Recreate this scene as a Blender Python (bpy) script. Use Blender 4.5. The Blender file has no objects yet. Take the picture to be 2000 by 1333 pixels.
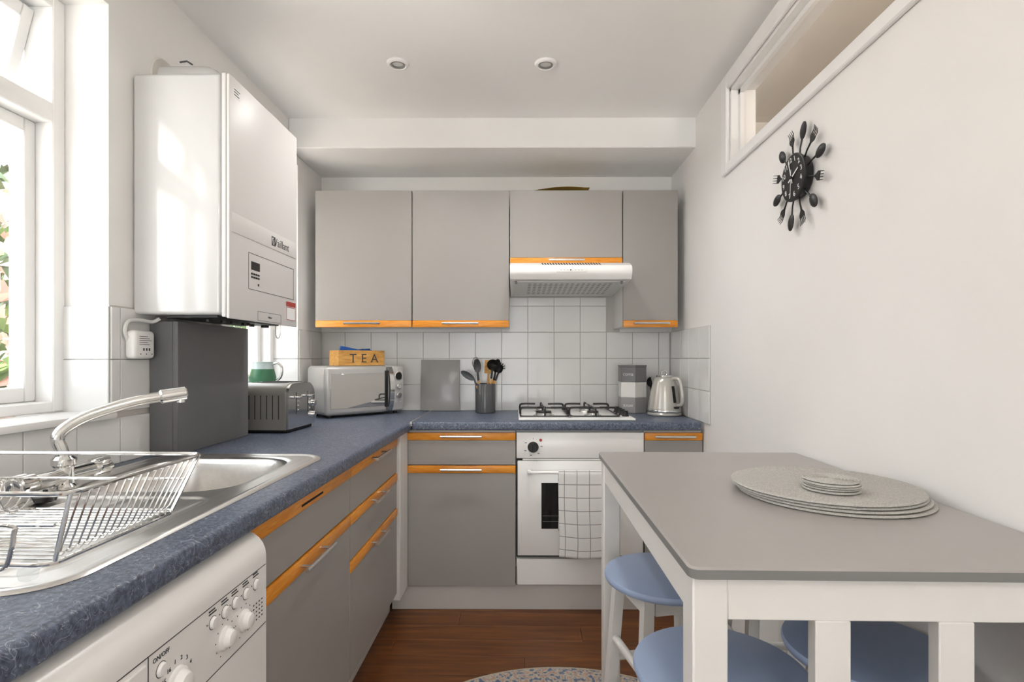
import bpy, bmesh, math, random
from mathutils import Vector, Matrix
random.seed(7)
R = math.radians
PI = math.pi
SC = bpy.context.scene
COL = SC.collection

# ------------------------------------------------------------------ camera
cam_d = bpy.data.cameras.new('camera')
cam = bpy.data.objects.new('camera', cam_d)
COL.objects.link(cam)
cam.location = (0, 0, 1.21)
cam.rotation_euler = (R(90), 0, R(1.31))
cam_d.sensor_width = 36
cam_d.lens = 18.9
cam_d.shift_y = 0.01675
cam_d.clip_start = 0.02
SC.camera = cam

# ------------------------------------------------------------------ world and exposure
W = bpy.data.worlds.new('world')
SC.world = W
W.use_nodes = True
bg = W.node_tree.nodes['Background']
bg.inputs[0].default_value = (0.90, 0.955, 1.0, 1)
bg.inputs[1].default_value = 2.2
SC.view_settings.view_transform = 'Standard'
SC.view_settings.look = 'None'
SC.view_settings.gamma = 1
SC.view_settings.use_curve_mapping = False
SC.view_settings.exposure = 0.95

sun_d = bpy.data.lights.new('sun', 'SUN')
sun_d.energy = 27
sun_d.angle = R(1)
sun = bpy.data.objects.new('sun', sun_d)
COL.objects.link(sun)
sun.location = (-3, 6, 6)
sun.rotation_euler = Vector((-0.35, -0.62, -0.85)).to_track_quat('-Z', 'Y').to_euler()

def portal(loc, rot, sx, sy):
    l = bpy.data.lights.new('daylight_portal', 'AREA')
    l.shape = 'RECTANGLE'
    l.size = sx
    l.size_y = sy
    l.cycles.is_portal = True
    o = bpy.data.objects.new('daylight_portal', l)
    COL.objects.link(o)
    o.location = loc
    o.rotation_euler = rot
portal((-1.43, 0.9, 1.63), (0, R(-90), 0), 1.14, 1.2)
portal((-1.43, 2.44, 1.63), (0, R(-90), 0), 1.14, 0.66)
portal((-0.25, -3.28, 1.05), (R(90), 0, 0), 1.4, 2.1)

# ------------------------------------------------------------------ materials
def s2l(c):
    return tuple(((v / 255) / 12.92 if v / 255 <= 0.04045 else ((v / 255 + 0.055) / 1.055) ** 2.4) for v in c)

def mat(name, rgb, rough=0.5, metal=0.0, noise=0.0, nscale=20, bump=0.0, bscale=60, coat=0.0, spec=0.5, stretch=None):
    m = bpy.data.materials.new(name)
    m.use_nodes = True
    nt = m.node_tree
    b = nt.nodes['Principled BSDF']
    c = s2l(rgb)
    b.inputs['Base Color'].default_value = (*c, 1)
    b.inputs['Roughness'].default_value = rough
    b.inputs['Metallic'].default_value = metal
    b.inputs['Coat Weight'].default_value = coat
    b.inputs['Coat Roughness'].default_value = 0.06
    b.inputs['Specular IOR Level'].default_value = spec
    tc = nt.nodes.new('ShaderNodeTexCoord')
    src = tc.outputs['Object']
    if stretch:
        mp = nt.nodes.new('ShaderNodeMapping')
        mp.inputs['Scale'].default_value = stretch
        nt.links.new(src, mp.inputs[0])
        src = mp.outputs[0]
    if noise:
        n = nt.nodes.new('ShaderNodeTexNoise')
        n.inputs['Scale'].default_value = nscale
        n.inputs['Detail'].default_value = 4
        nt.links.new(src, n.inputs['Vector'])
        r = nt.nodes.new('ShaderNodeValToRGB')
        r.color_ramp.elements[0].position = 0.3
        r.color_ramp.elements[1].position = 0.7
        r.color_ramp.elements[0].color = (*[v * (1 - noise) for v in c], 1)
        r.color_ramp.elements[1].color = (*[min(1, v * (1 + noise)) for v in c], 1)
        nt.links.new(n.outputs[0], r.inputs[0])
        nt.links.new(r.outputs[0], b.inputs['Base Color'])
    if bump:
        n2 = nt.nodes.new('ShaderNodeTexNoise')
        n2.inputs['Scale'].default_value = bscale
        n2.inputs['Detail'].default_value = 3
        nt.links.new(src, n2.inputs['Vector'])
        bp = nt.nodes.new('ShaderNodeBump')
        bp.inputs['Strength'].default_value = bump
        bp.inputs['Distance'].default_value = 0.002
        nt.links.new(n2.outputs[0], bp.inputs['Height'])
        nt.links.new(bp.outputs[0], b.inputs['Normal'])
    return m

def glass_mat(name, tint=(1, 1, 1)):
    m = bpy.data.materials.new(name)
    m.use_nodes = True
    nt = m.node_tree
    nt.nodes.remove(nt.nodes['Principled BSDF'])
    out = nt.nodes['Material Output']
    t = nt.nodes.new('ShaderNodeBsdfTransparent')
    t.inputs[0].default_value = (*tint, 1)
    g = nt.nodes.new('ShaderNodeBsdfGlossy')
    g.inputs['Roughness'].default_value = 0.01
    f = nt.nodes.new('ShaderNodeLayerWeight')
    f.inputs[0].default_value = 0.5
    pw = nt.nodes.new('ShaderNodeMath'); pw.operation = 'POWER'; pw.inputs[1].default_value = 5
    nt.links.new(f.outputs['Facing'], pw.inputs[0])
    ma = nt.nodes.new('ShaderNodeMath'); ma.operation = 'MULTIPLY_ADD'; ma.inputs[1].default_value = 0.5; ma.inputs[2].default_value = 0.03
    nt.links.new(pw.outputs[0], ma.inputs[0])
    mx = nt.nodes.new('ShaderNodeMixShader')
    nt.links.new(ma.outputs[0], mx.inputs[0])
    nt.links.new(t.outputs[0], mx.inputs[1])
    nt.links.new(g.outputs[0], mx.inputs[2])
    nt.links.new(mx.outputs[0], out.inputs[0])
    return m

def laminate_mat():
    m = mat('laminate', (70, 78, 96), 0.38)
    nt = m.node_tree
    b = nt.nodes['Principled BSDF']
    tc = nt.nodes.new('ShaderNodeTexCoord')
    base = nt.nodes.new('ShaderNodeTexNoise')
    base.inputs['Scale'].default_value = 130
    base.inputs['Detail'].default_value = 5
    nt.links.new(tc.outputs['Object'], base.inputs['Vector'])
    rb = nt.nodes.new('ShaderNodeValToRGB')
    rb.color_ramp.elements[0].position = 0.32
    rb.color_ramp.elements[1].position = 0.72
    rb.color_ramp.elements[0].color = (*s2l((56, 63, 80)), 1)
    rb.color_ramp.elements[1].color = (*s2l((106, 117, 138)), 1)
    nt.links.new(base.outputs[0], rb.inputs[0])
    last = rb.outputs[0]
    for k, (sc, w, dist) in enumerate(((26, 0.006, 1.2), (41, 0.007, 2.0))):
        n = nt.nodes.new('ShaderNodeTexNoise')
        n.inputs['Scale'].default_value = sc
        n.inputs['Detail'].default_value = 1.5
        n.inputs['Distortion'].default_value = dist
        mp = nt.nodes.new('ShaderNodeMapping')
        mp.inputs['Location'].default_value = (3.1 * k, 1.7 * k, 5)
        nt.links.new(tc.outputs['Object'], mp.inputs[0])
        nt.links.new(mp.outputs[0], n.inputs['Vector'])
        a = nt.nodes.new('ShaderNodeMath'); a.operation = 'SUBTRACT'; a.inputs[1].default_value = 0.5
        nt.links.new(n.outputs[0], a.inputs[0])
        ab = nt.nodes.new('ShaderNodeMath'); ab.operation = 'ABSOLUTE'
        nt.links.new(a.outputs[0], ab.inputs[0])
        lt = nt.nodes.new('ShaderNodeMath'); lt.operation = 'LESS_THAN'; lt.inputs[1].default_value = w
        nt.links.new(ab.outputs[0], lt.inputs[0])
        sc2 = nt.nodes.new('ShaderNodeMath'); sc2.operation = 'MULTIPLY'; sc2.inputs[1].default_value = 0.55
        nt.links.new(lt.outputs[0], sc2.inputs[0])
        mx = nt.nodes.new('ShaderNodeMixRGB')
        mx.inputs[2].default_value = (*s2l((168, 175, 188)), 1)
        nt.links.new(sc2.outputs[0], mx.inputs[0])
        nt.links.new(last, mx.inputs[1])
        last = mx.outputs[0]
    nt.links.new(last, b.inputs['Base Color'])
    return m

def ramp_mat(name, stops, rough, scale, stretch, detail=6, dist=0.6, bump=0.0):
    m = mat(name, (128, 128, 128), rough)
    nt = m.node_tree
    b = nt.nodes['Principled BSDF']
    tc = nt.nodes.new('ShaderNodeTexCoord')
    mp = nt.nodes.new('ShaderNodeMapping')
    mp.inputs['Scale'].default_value = stretch
    oi = nt.nodes.new('ShaderNodeObjectInfo')
    ml = nt.nodes.new('ShaderNodeMath'); ml.operation = 'MULTIPLY'; ml.inputs[1].default_value = 37
    nt.links.new(oi.outputs['Random'], ml.inputs[0])
    nt.links.new(ml.outputs[0], mp.inputs['Location'])
    nt.links.new(tc.outputs['Object'], mp.inputs[0])
    n = nt.nodes.new('ShaderNodeTexNoise')
    n.inputs['Scale'].default_value = scale
    n.inputs['Detail'].default_value = detail
    n.inputs['Distortion'].default_value = dist
    nt.links.new(mp.outputs[0], n.inputs['Vector'])
    r = nt.nodes.new('ShaderNodeValToRGB')
    el = r.color_ramp.elements
    el[0].position, el[0].color = stops[0][0], (*s2l(stops[0][1]), 1)
    el[1].position, el[1].color = stops[-1][0], (*s2l(stops[-1][1]), 1)
    for p, c in stops[1:-1]:
        e = el.new(p)
        e.color = (*s2l(c), 1)
    nt.links.new(n.outputs[0], r.inputs[0])
    nt.links.new(r.outputs[0], b.inputs['Base Color'])
    if bump:
        bp = nt.nodes.new('ShaderNodeBump')
        bp.inputs['Strength'].default_value = bump
        bp.inputs['Distance'].default_value = 0.002
        nt.links.new(n.outputs[0], bp.inputs['Height'])
        nt.links.new(bp.outputs[0], b.inputs['Normal'])
    return m

M = {}
M['wall'] = mat('wall_paint', (243, 241, 238), 0.6, noise=0.015, nscale=3, bump=0.12, bscale=35)
M['ceiling'] = mat('ceiling_paint', (245, 244, 242), 0.75, noise=0.012, nscale=2, bump=0.08, bscale=25)
M['hall'] = mat('hall_paint', (206, 196, 184), 0.7, noise=0.02, nscale=3)
M['gloss_paint'] = mat('white_gloss_paint', (244, 243, 241), 0.28, noise=0.01, nscale=9, bump=0.05, bscale=30)
M['tile'] = mat('white_glazed_tile', (232, 231, 229), 0.14, noise=0.015, nscale=6, bump=0.04, bscale=12)
M['grout'] = mat('grout', (196, 192, 187), 0.9, bump=0.2, bscale=200)
M['grey'] = mat('grey_cabinet_laminate', (160, 156, 151), 0.42, noise=0.015, nscale=4)
M['carcass'] = mat('white_carcass', (232, 230, 226), 0.4, noise=0.01)
M['orange'] = ramp_mat('orange_stained_wood', [(0.3, (224, 136, 34)), (0.55, (238, 156, 52)), (0.75, (246, 172, 76))], 0.32, 6, (2.5, 2.5, 24))
M['steel'] = mat('brushed_steel', (218, 216, 212), 0.26, 1.0, noise=0.05, nscale=40)
M['chrome'] = mat('chrome', (225, 224, 222), 0.09, 1.0, noise=0.01)
M['sink'] = mat('sink_steel', (222, 220, 217), 0.3, 1.0, noise=0.05, nscale=60, bump=0.05, bscale=90, stretch=(1, 0.06, 1))
M['laminate'] = laminate_mat()
M['dark_gap'] = mat('dark_gap', (30, 28, 27), 0.8, noise=0.05)
M['appliance'] = mat('white_enamel', (245, 243, 240), 0.25, noise=0.006, nscale=4)
M['boiler'] = mat('boiler_white', (214, 213, 211), 0.08, noise=0.004, nscale=3, coat=0.5)
M['boiler_front'] = mat('boiler_front_white', (224, 221, 218), 0.4, noise=0.004, nscale=3, spec=0.35)
M['boxing'] = mat('dark_grey_board', (108, 108, 109), 0.42, noise=0.03, nscale=8)
M['black'] = mat('black_plastic', (17, 16, 16), 0.42, noise=0.05)
M['black_iron'] = mat('black_enamel_iron', (30, 29, 29), 0.4, noise=0.1, bump=0.1, bscale=300)
M['dark_plastic'] = mat('dark_grey_nylon', (66, 68, 71), 0.45, noise=0.05)
M['ink'] = mat('print_ink', (60, 60, 62), 0.6, noise=0.02)
M['white_ink'] = mat('white_print', (240, 240, 238), 0.5, noise=0.01)
M['red'] = mat('red_print', (176, 60, 52), 0.5, noise=0.03)
M['blue'] = mat('blue_sachet_foil', (28, 88, 168), 0.35, noise=0.1, nscale=30)
M['light_wood'] = ramp_mat('light_wood', [(0.3, (196, 140, 66)), (0.55, (219, 166, 88)), (0.75, (231, 184, 108))], 0.5, 7, (3, 12, 14))
M['floor'] = ramp_mat('dark_floorboard', [(0.25, (76, 40, 15)), (0.45, (98, 55, 20)), (0.6, (112, 65, 25)), (0.8, (132, 80, 34))], 0.42, 3.6, (1.0, 12, 4), 10, 0.4, 0.05)
M['plinth'] = mat('plinth_white', (214, 209, 204), 0.45, noise=0.02, nscale=5)
M['toaster'] = mat('toaster_grey', (150, 147, 141), 0.3, 0.35, noise=0.02, coat=0.2)
M['kettle'] = mat('kettle_pearl', (196, 192, 184), 0.25, 0.35, noise=0.02, coat=0.4)
M['mirror'] = mat('mirror_glass', (200, 198, 195), 0.03, 1.0, noise=0.01)
M['microwave'] = mat('microwave_silver', (200, 198, 195), 0.3, 0.35, noise=0.01)
M['board'] = mat('grey_glass_board', (160, 158, 155), 0.2, noise=0.02, nscale=5)
M['pot'] = mat('charcoal_glazed_pot', (84, 84, 85), 0.15, noise=0.04)
M['tin_dark'] = mat('canister_dark_grey', (122, 121, 121), 0.4, noise=0.02)
M['tin_mid'] = mat('canister_mid_grey', (150, 148, 146), 0.4, noise=0.02)
M['tin_white'] = mat('canister_white', (226, 223, 218), 0.4, noise=0.02)
M['table_top'] = mat('table_grey_paint', (168, 163, 159), 0.33, noise=0.015, nscale=6)
M['table_edge'] = mat('table_edge_grey', (128, 127, 125), 0.4, noise=0.02)
M['table_white'] = mat('table_white_paint', (234, 231, 226), 0.4, noise=0.012, nscale=7)
M['stool_blue'] = mat('stool_blue_paint', (162, 178, 208), 0.35, noise=0.012, nscale=5)
M['woven'] = ramp_mat('woven_grey_cord', [(0.3, (170, 167, 161)), (0.5, (184, 181, 175)), (0.7, (198, 195, 189))], 0.85, 300, (1, 1, 1), 2, 0.2, 0.15)
M['rug'] = ramp_mat('rug_pile', [(0.36, (84, 98, 122)), (0.44, (124, 132, 146)), (0.48, (176, 166, 154)), (0.53, (188, 176, 160)), (0.57, (166, 122, 106)), (0.61, (176, 164, 150)), (0.66, (92, 104, 126))], 0.95, 48, (1, 1, 1), 12, 0.2, 0.4)
M['rug_edge'] = mat('rug_binding', (176, 166, 148), 0.9, noise=0.15, nscale=150)
M['glass'] = glass_mat('window_glass')
M['oven_glass'] = mat('oven_black_glass', (22, 22, 22), 0.06, noise=0.03)
M['clear'] = glass_mat('clear_plastic', (0.92, 0.93, 0.93))
M['leaf_green'] = mat('leaf_green', (96, 124, 66), 0.6, noise=0.45, nscale=9)
M['leaf_pink'] = mat('blossom_pink', (226, 176, 166), 0.6, noise=0.3, nscale=7)
M['leaf_dark'] = mat('leaf_dark', (66, 84, 52), 0.6, noise=0.45, nscale=9)
M['garden_wall'] = mat('pale_render', (226, 206, 190), 0.85, noise=0.08, nscale=5)
M['garden_ground'] = mat('garden_gravel', (205, 200, 192), 0.9, noise=0.2, nscale=40)
M['jug_green'] = mat('jug_green', (66, 120, 88), 0.3, noise=0.05)
M['jug_pale'] = mat('jug_pale_glaze', (196, 212, 212), 0.25, noise=0.03)
M['lamp_glass'] = mat('lamp_lens', (225, 224, 220), 0.15, noise=0.02)
M['filter'] = mat('hood_filter_metal', (214, 212, 208), 0.35, 0.1, noise=0.02)
M['cable'] = mat('white_cable', (226, 224, 220), 0.4, noise=0.01)
M['card'] = mat('brown_card', (196, 164, 84), 0.8, noise=0.12, nscale=20)
M['stain'] = mat('patched_plaster', (214, 208, 201), 0.8, noise=0.06, nscale=16, bump=0.5, bscale=40)

def towel_mat():
    m = mat('checked_towel', (232, 230, 226), 0.95)
    nt = m.node_tree
    b = nt.nodes['Principled BSDF']
    tc = nt.nodes.new('ShaderNodeTexCoord')
    sp = nt.nodes.new('ShaderNodeSeparateXYZ')
    nt.links.new(tc.outputs['UV'], sp.inputs[0])
    outs = []
    for i, (per, w) in enumerate(((0.0585, 0.035), (0.0595, 0.035))):
        d = nt.nodes.new('ShaderNodeMath'); d.operation = 'DIVIDE'; d.inputs[1].default_value = per
        nt.links.new(sp.outputs[i], d.inputs[0])
        f = nt.nodes.new('ShaderNodeMath'); f.operation = 'FRACT'
        nt.links.new(d.outputs[0], f.inputs[0])
        l = nt.nodes.new('ShaderNodeMath'); l.operation = 'LESS_THAN'; l.inputs[1].default_value = w * 1.6
        nt.links.new(f.outputs[0], l.inputs[0])
        outs.append(l)
    mxm = nt.nodes.new('ShaderNodeMath'); mxm.operation = 'MAXIMUM'
    nt.links.new(outs[0].outputs[0], mxm.inputs[0])
    nt.links.new(outs[1].outputs[0], mxm.inputs[1])
    mx = nt.nodes.new('ShaderNodeMixRGB')
    mx.inputs[1].default_value = (*s2l((234, 232, 229)), 1)
    mx.inputs[2].default_value = (*s2l((152, 151, 152)), 1)
    nt.links.new(mxm.outputs[0], mx.inputs[0])
    nt.links.new(mx.outputs[0], b.inputs['Base Color'])
    n = nt.nodes.new('ShaderNodeTexNoise'); n.inputs['Scale'].default_value = 250
    nt.links.new(tc.outputs['Object'], n.inputs['Vector'])
    bp = nt.nodes.new('ShaderNodeBump'); bp.inputs['Strength'].default_value = 0.5; bp.inputs['Distance'].default_value = 0.002
    nt.links.new(n.outputs[0], bp.inputs['Height'])
    nt.links.new(bp.outputs[0], b.inputs['Normal'])
    return m
M['towel'] = towel_mat()

# ------------------------------------------------------------------ mesh builder
class MB:
    def __init__(s):
        s.v = []
        s.f = []
        s.uv = None
    def add(s, vs, fs):
        o = len(s.v)
        s.v += [Vector(p) for p in vs]
        s.f += [[i + o for i in f] for f in fs]
        return s
    def box(s, x0, x1, y0, y1, z0, z1):
        x0, x1 = sorted((x0, x1)); y0, y1 = sorted((y0, y1)); z0, z1 = sorted((z0, z1))
        return s.add([(x0, y0, z0), (x1, y0, z0), (x1, y1, z0), (x0, y1, z0), (x0, y0, z1), (x1, y0, z1), (x1, y1, z1), (x0, y1, z1)],
                     [(0, 3, 2, 1), (4, 5, 6, 7), (0, 1, 5, 4), (1, 2, 6, 5), (2, 3, 7, 6), (3, 0, 4, 7)])
    def rbox(s, x0, x1, y0, y1, z0, z1, r=0.003, seg=2, sel=None):
        x0, x1 = sorted((x0, x1)); y0, y1 = sorted((y0, y1)); z0, z1 = sorted((z0, z1))
        bm = bmesh.new()
        bmesh.ops.create_cube(bm, size=1)
        for v in bm.verts:
            v.co = Vector(((x0 + x1) / 2 + v.co.x * (x1 - x0), (y0 + y1) / 2 + v.co.y * (y1 - y0), (z0 + z1) / 2 + v.co.z * (z1 - z0)))
        ed = [e for e in bm.edges if sel is None or sel((e.verts[0].co + e.verts[1].co) / 2)]
        bmesh.ops.bevel(bm, geom=ed, offset=r, segments=seg, profile=0.5, affect='EDGES')
        bm.verts.index_update()
        s.add([v.co.copy() for v in bm.verts], [[v.index for v in f.verts] for f in bm.faces])
        bm.free()
        return s
    def cyl(s, p0, p1, r0, r1=None, n=16):
        p0, p1 = Vector(p0), Vector(p1)
        r1 = r0 if r1 is None else r1
        d = (p1 - p0).normalized()
        a = d.orthogonal().normalized()
        b = d.cross(a)
        vs = []
        for p, r in ((p0, r0), (p1, r1)):
            vs += [p + (a * math.cos(2 * PI * i / n) + b * math.sin(2 * PI * i / n)) * r for i in range(n)]
        fs = [(i, (i + 1) % n, n + (i + 1) % n, n + i) for i in range(n)] + [tuple(reversed(range(n))), tuple(range(n, 2 * n))]
        return s.add(vs, fs)
    def tube(s, pts, r, n=8, closed=False):
        pts = [Vector(p) for p in pts]
        m = len(pts)
        rs = r if isinstance(r, (list, tuple)) else [r] * m
        up = None
        vs = []
        for i, p in enumerate(pts):
            if closed:
                d = pts[(i + 1) % m] - pts[i - 1]
            else:
                d = pts[min(i + 1, m - 1)] - pts[max(i - 1, 0)]
            d.normalize()
            if up is None:
                up = d.orthogonal().normalized()
            up = (up - d * up.dot(d))
            if up.length < 1e-6:
                up = d.orthogonal()
            up.normalize()
            b = d.cross(up)
            vs += [p + (up * math.cos(2 * PI * k / n) + b * math.sin(2 * PI * k / n)) * rs[i] for k in range(n)]
        fs = []
        for i in range(m if closed else m - 1):
            j = (i + 1) % m
            fs += [(i * n + k, i * n + (k + 1) % n, j * n + (k + 1) % n, j * n + k) for k in range(n)]
        if not closed:
            fs += [tuple(reversed(range(n))), tuple(range((m - 1) * n, m * n))]
        return s.add(vs, fs)
    def lathe(s, prof, n=40, mtx=None, ring=False):
        mtx = mtx or Matrix.Identity(4)
        vs, fs = [], []
        m = len(prof)
        for (r, z) in prof:
            vs += [mtx @ Vector((max(r, 1e-5) * math.cos(2 * PI * k / n), max(r, 1e-5) * math.sin(2 * PI * k / n), z)) for k in range(n)]
        for i in range(m - 1):
            fs += [(i * n + k, i * n + (k + 1) % n, (i + 1) * n + (k + 1) % n, (i + 1) * n + k) for k in range(n)]
        if ring:
            fs += [((m - 1) * n + k, (m - 1) * n + (k + 1) % n, (k + 1) % n, k) for k in range(n)]
        if prof[0][0] > 1e-4 and not ring:
            fs.append(tuple(reversed(range(n))))
        if prof[-1][0] > 1e-4 and not ring:
            fs.append(tuple(range((m - 1) * n, m * n)))
        return s.add(vs, fs)
    def prism(s, poly, axis, a0, a1):
        def mk(p, a):
            u, w = p
            return {'x': (a, u, w), 'y': (u, a, w), 'z': (u, w, a)}[axis]
        n = len(poly)
        return s.add([mk(p, a0) for p in poly] + [mk(p, a1) for p in poly],
                     [(i, (i + 1) % n, n + (i + 1) % n, n + i) for i in range(n)] + [tuple(reversed(range(n))), tuple(range(n, 2 * n))])
    def grid(s, fn, nu, nv):
        vs = [fn(i / nu, j / nv) for j in range(nv + 1) for i in range(nu + 1)]
        fs = [(j * (nu + 1) + i, j * (nu + 1) + i + 1, (j + 1) * (nu + 1) + i + 1, (j + 1) * (nu + 1) + i) for j in range(nv) for i in range(nu)]
        return s.add(vs, fs)
    def xf(s, mtx):
        s.v = [mtx @ p for p in s.v]
        return s
    def merge(s, o):
        return s.add(o.v, o.f)

def rrect(x0, x1, y0, y1, r, n=6):
    pts = []
    for cx, cy, a in ((x1 - r, y1 - r, 0), (x0 + r, y1 - r, 90), (x0 + r, y0 + r, 180), (x1 - r, y0 + r, 270)):
        for k in range(n + 1):
            t = R(a + 90 * k / n)
            pts.append((cx + r * math.cos(t), cy + r * math.sin(t)))
    return pts

def smooth_path(pts, sub=6):
    P = [Vector(p) for p in pts]
    out = []
    for i in range(len(P) - 1):
        p0, p1, p2, p3 = P[max(i - 1, 0)], P[i], P[i + 1], P[min(i + 2, len(P) - 1)]
        for k in range(sub):
            t = k / sub
            out.append(0.5 * ((2 * p1) + (p2 - p0) * t + (2 * p0 - 5 * p1 + 4 * p2 - p3) * t * t + (3 * p1 - p0 - 3 * p2 + p3) * t ** 3))
    out.append(P[-1])
    return out

def frame_mtx(o, right, up):
    r, u = Vector(right).normalized(), Vector(up).normalized()
    n = r.cross(u)
    return Matrix(((r.x, u.x, n.x, o[0]), (r.y, u.y, n.y, o[1]), (r.z, u.z, n.z, o[2]), (0, 0, 0, 1)))

def text_mb(txt, size, mtx, ext=0.0006):
    cu = bpy.data.curves.new('txt', 'FONT')
    cu.body = txt
    cu.size = size
    cu.align_x = 'CENTER'
    cu.align_y = 'CENTER'
    cu.resolution_u = 2
    cu.extrude = ext / 2
    o = bpy.data.objects.new('txt', cu)
    COL.objects.link(o)
    bpy.context.view_layer.update()
    me = bpy.data.meshes.new_from_object(o.evaluated_get(bpy.context.evaluated_depsgraph_get()))
    b = MB().add([mtx @ v.co for v in me.vertices], [list(p.vertices) for p in me.polygons])
    bpy.data.objects.remove(o)
    bpy.data.curves.remove(cu)
    bpy.data.meshes.remove(me)
    return b

# ------------------------------------------------------------------ object helpers
OFF = {}
PHI = R(1.0)                      # the end wall is not quite square to the side walls
PIV = Vector((-0.2, 2.72, 0))
def back_loc(p):
    return PIV + Matrix.Rotation(PHI, 3, 'Z') @ (Vector(p) - PIV)

def mk_mesh(name, mb, off, m, smooth=True, ang=38):
    me = bpy.data.meshes.new(name)
    me.from_pydata([tuple(p - off) for p in mb.v], [], mb.f)
    me.update()
    bm = bmesh.new()
    bm.from_mesh(me)
    bmesh.ops.recalc_face_normals(bm, faces=bm.faces)
    bm.to_mesh(me)
    bm.free()
    if smooth:
        me.shade_smooth()
        me.set_sharp_from_angle(angle=R(ang))
    me.materials.append(M[m])
    return me

def tag(o, label=None, cat=None, group=None, kind=None):
    if label: o['label'] = label
    if cat: o['category'] = cat
    if group: o['group'] = group
    if kind: o['kind'] = kind
    return o

def place(o, loc, rz, back):
    if back:
        loc = back_loc(loc)
        rz += PHI
    o.location = loc
    o.rotation_euler = (0, 0, rz)

def thing(name, label, cat, loc, rz=0, group=None, local=False, back=False):
    o = bpy.data.objects.new(name, None)
    o.empty_display_size = 0.05
    COL.objects.link(o)
    place(o, loc, rz, back)
    OFF[o.name] = Vector((0, 0, 0)) if local else Vector(loc)
    return tag(o, label, cat, group)

def part(name, mb, m, parent, label=None, smooth=True, ang=38, kind=None):
    off = OFF[parent.name]
    o = bpy.data.objects.new(name, mk_mesh(name, mb, off, m, smooth, ang))
    COL.objects.link(o)
    o.parent = parent
    OFF[o.name] = off
    return tag(o, label, kind=kind)

def single(name, mb, m, label, cat, loc, rz=0, group=None, local=False, back=False, smooth=True, ang=38, kind=None):
    off = Vector((0, 0, 0)) if local else Vector(loc)
    o = bpy.data.objects.new(name, mk_mesh(name, mb, off, m, smooth, ang))
    COL.objects.link(o)
    place(o, loc, rz, back)
    OFF[o.name] = off
    return tag(o, label, cat, group, kind)

def struct(name, mb, m, back=False, label=None, smooth=False):
    o = bpy.data.objects.new(name, mk_mesh(name, mb, Vector((0, 0, 0)), m, smooth))
    COL.objects.link(o)
    place(o, (0, 0, 0), 0, back)
    OFF[o.name] = Vector((0, 0, 0))
    o['kind'] = 'structure'
    if label: o['label'] = label
    return o

def share(src, name, parent, loc):
    o = bpy.data.objects.new(name, src.data)
    COL.objects.link(o)
    o.parent = parent
    o.location = loc
    return o

def copy_tree(o, parent=None):
    c = o.copy()
    COL.objects.link(c)
    c.parent = parent
    for ch in list(o.children):
        copy_tree(ch, c)
    return c

# ================================================================== SETTING
XL, XR, YB, ZC = -1.18, 0.853, 3.12, 2.41
XO = -1.45                               # outer face of the window wall
W1 = (0.3, 1.50)
W2 = (2.12, 2.775)
SILL, HEAD = 1.06, 2.215
REAR = -3.2

# floor
floor = struct('floor', MB().box(XO, XR + 0.1, REAR - 0.1, YB + 0.1, -0.1, -0.004), 'dark_gap')
prow = {}
plank_w = 0.125
row = 0
y = -0.2
part('board_field', MB().box(-1.18, XR, REAR, -0.2, -0.02, 0), 'floor', floor, smooth=False)
while y < 2.66:
    shift = [0.25, -0.3, 0.55, 0.0, -0.55][row % 5]
    for x0, x1 in ((-1.18, shift), (shift, XR)):
        part('plank', MB().rbox(x0 + 0.0006, x1 - 0.0006, y + 0.0006, y + plank_w - 0.0006, -0.02, 0, 0.001, 1), 'floor', floor, smooth=False)
    y += plank_w
    row += 1
# ceiling
struct('ceiling', MB().box(XO, XR + 0.1, REAR - 0.1, YB + 0.2, ZC, ZC + 0.1), 'ceiling')
struct('trim_1', MB().rbox(XL, XR + 0.02, 2.68, YB + 0.05, 2.262, ZC + 0.02, 0.004, 1), 'ceiling', back=True, label='boxed beam below the ceiling above the wall cabinets')

# window wall
wl = MB()
wl.box(XO, XL, REAR - 0.1, W1[0], 0, ZC)
wl.box(XO, XL, W1[0], W1[1], 0, SILL - 0.02).box(XO, XL, W1[0], W1[1], HEAD, ZC)
wl.box(XO, XL, W1[1], W2[0], 0, ZC)
wl.box(XO, XL, W2[0], W2[1], 0, SILL - 0.02).box(XO, XL, W2[0], W2[1], HEAD, ZC)
wl.box(XO, XL, W2[1], YB + 0.1, 0, ZC)
wall_left = struct('wall_left', wl, 'wall')

# right wall with the fanlight opening
FL = (0.2, 2.25, 2.022, 2.328)
wr = MB()
XT = XR + 0.1
wr.box(XR, XT, REAR - 0.1, YB + 0.2, 0, FL[2]).box(XR, XT, REAR - 0.1, YB + 0.2, FL[3], ZC)
wr.box(XR, XT, REAR - 0.1, FL[0], FL[2], FL[3]).box(XR, XT, FL[1], YB + 0.2, FL[2], FL[3])
wall_right = struct('wall_right', wr, 'wall')

# end wall
wall_back = struct('wall_back', MB().box(XL - 0.1, XR + 0.1, YB, YB + 0.12, 0, ZC + 0.02), 'wall', back=True)

# rear wall behind the camera; its open doorway is added to let in fill daylight
wb = MB()
wb.box(XL, -0.95, REAR - 0.1, REAR, 0, ZC).box(0.45, XR, REAR - 0.1, REAR, 0, ZC).box(-0.95, 0.45, REAR - 0.1, REAR, 2.1, ZC)
struct('wall_rear', wb, 'wall')

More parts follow.
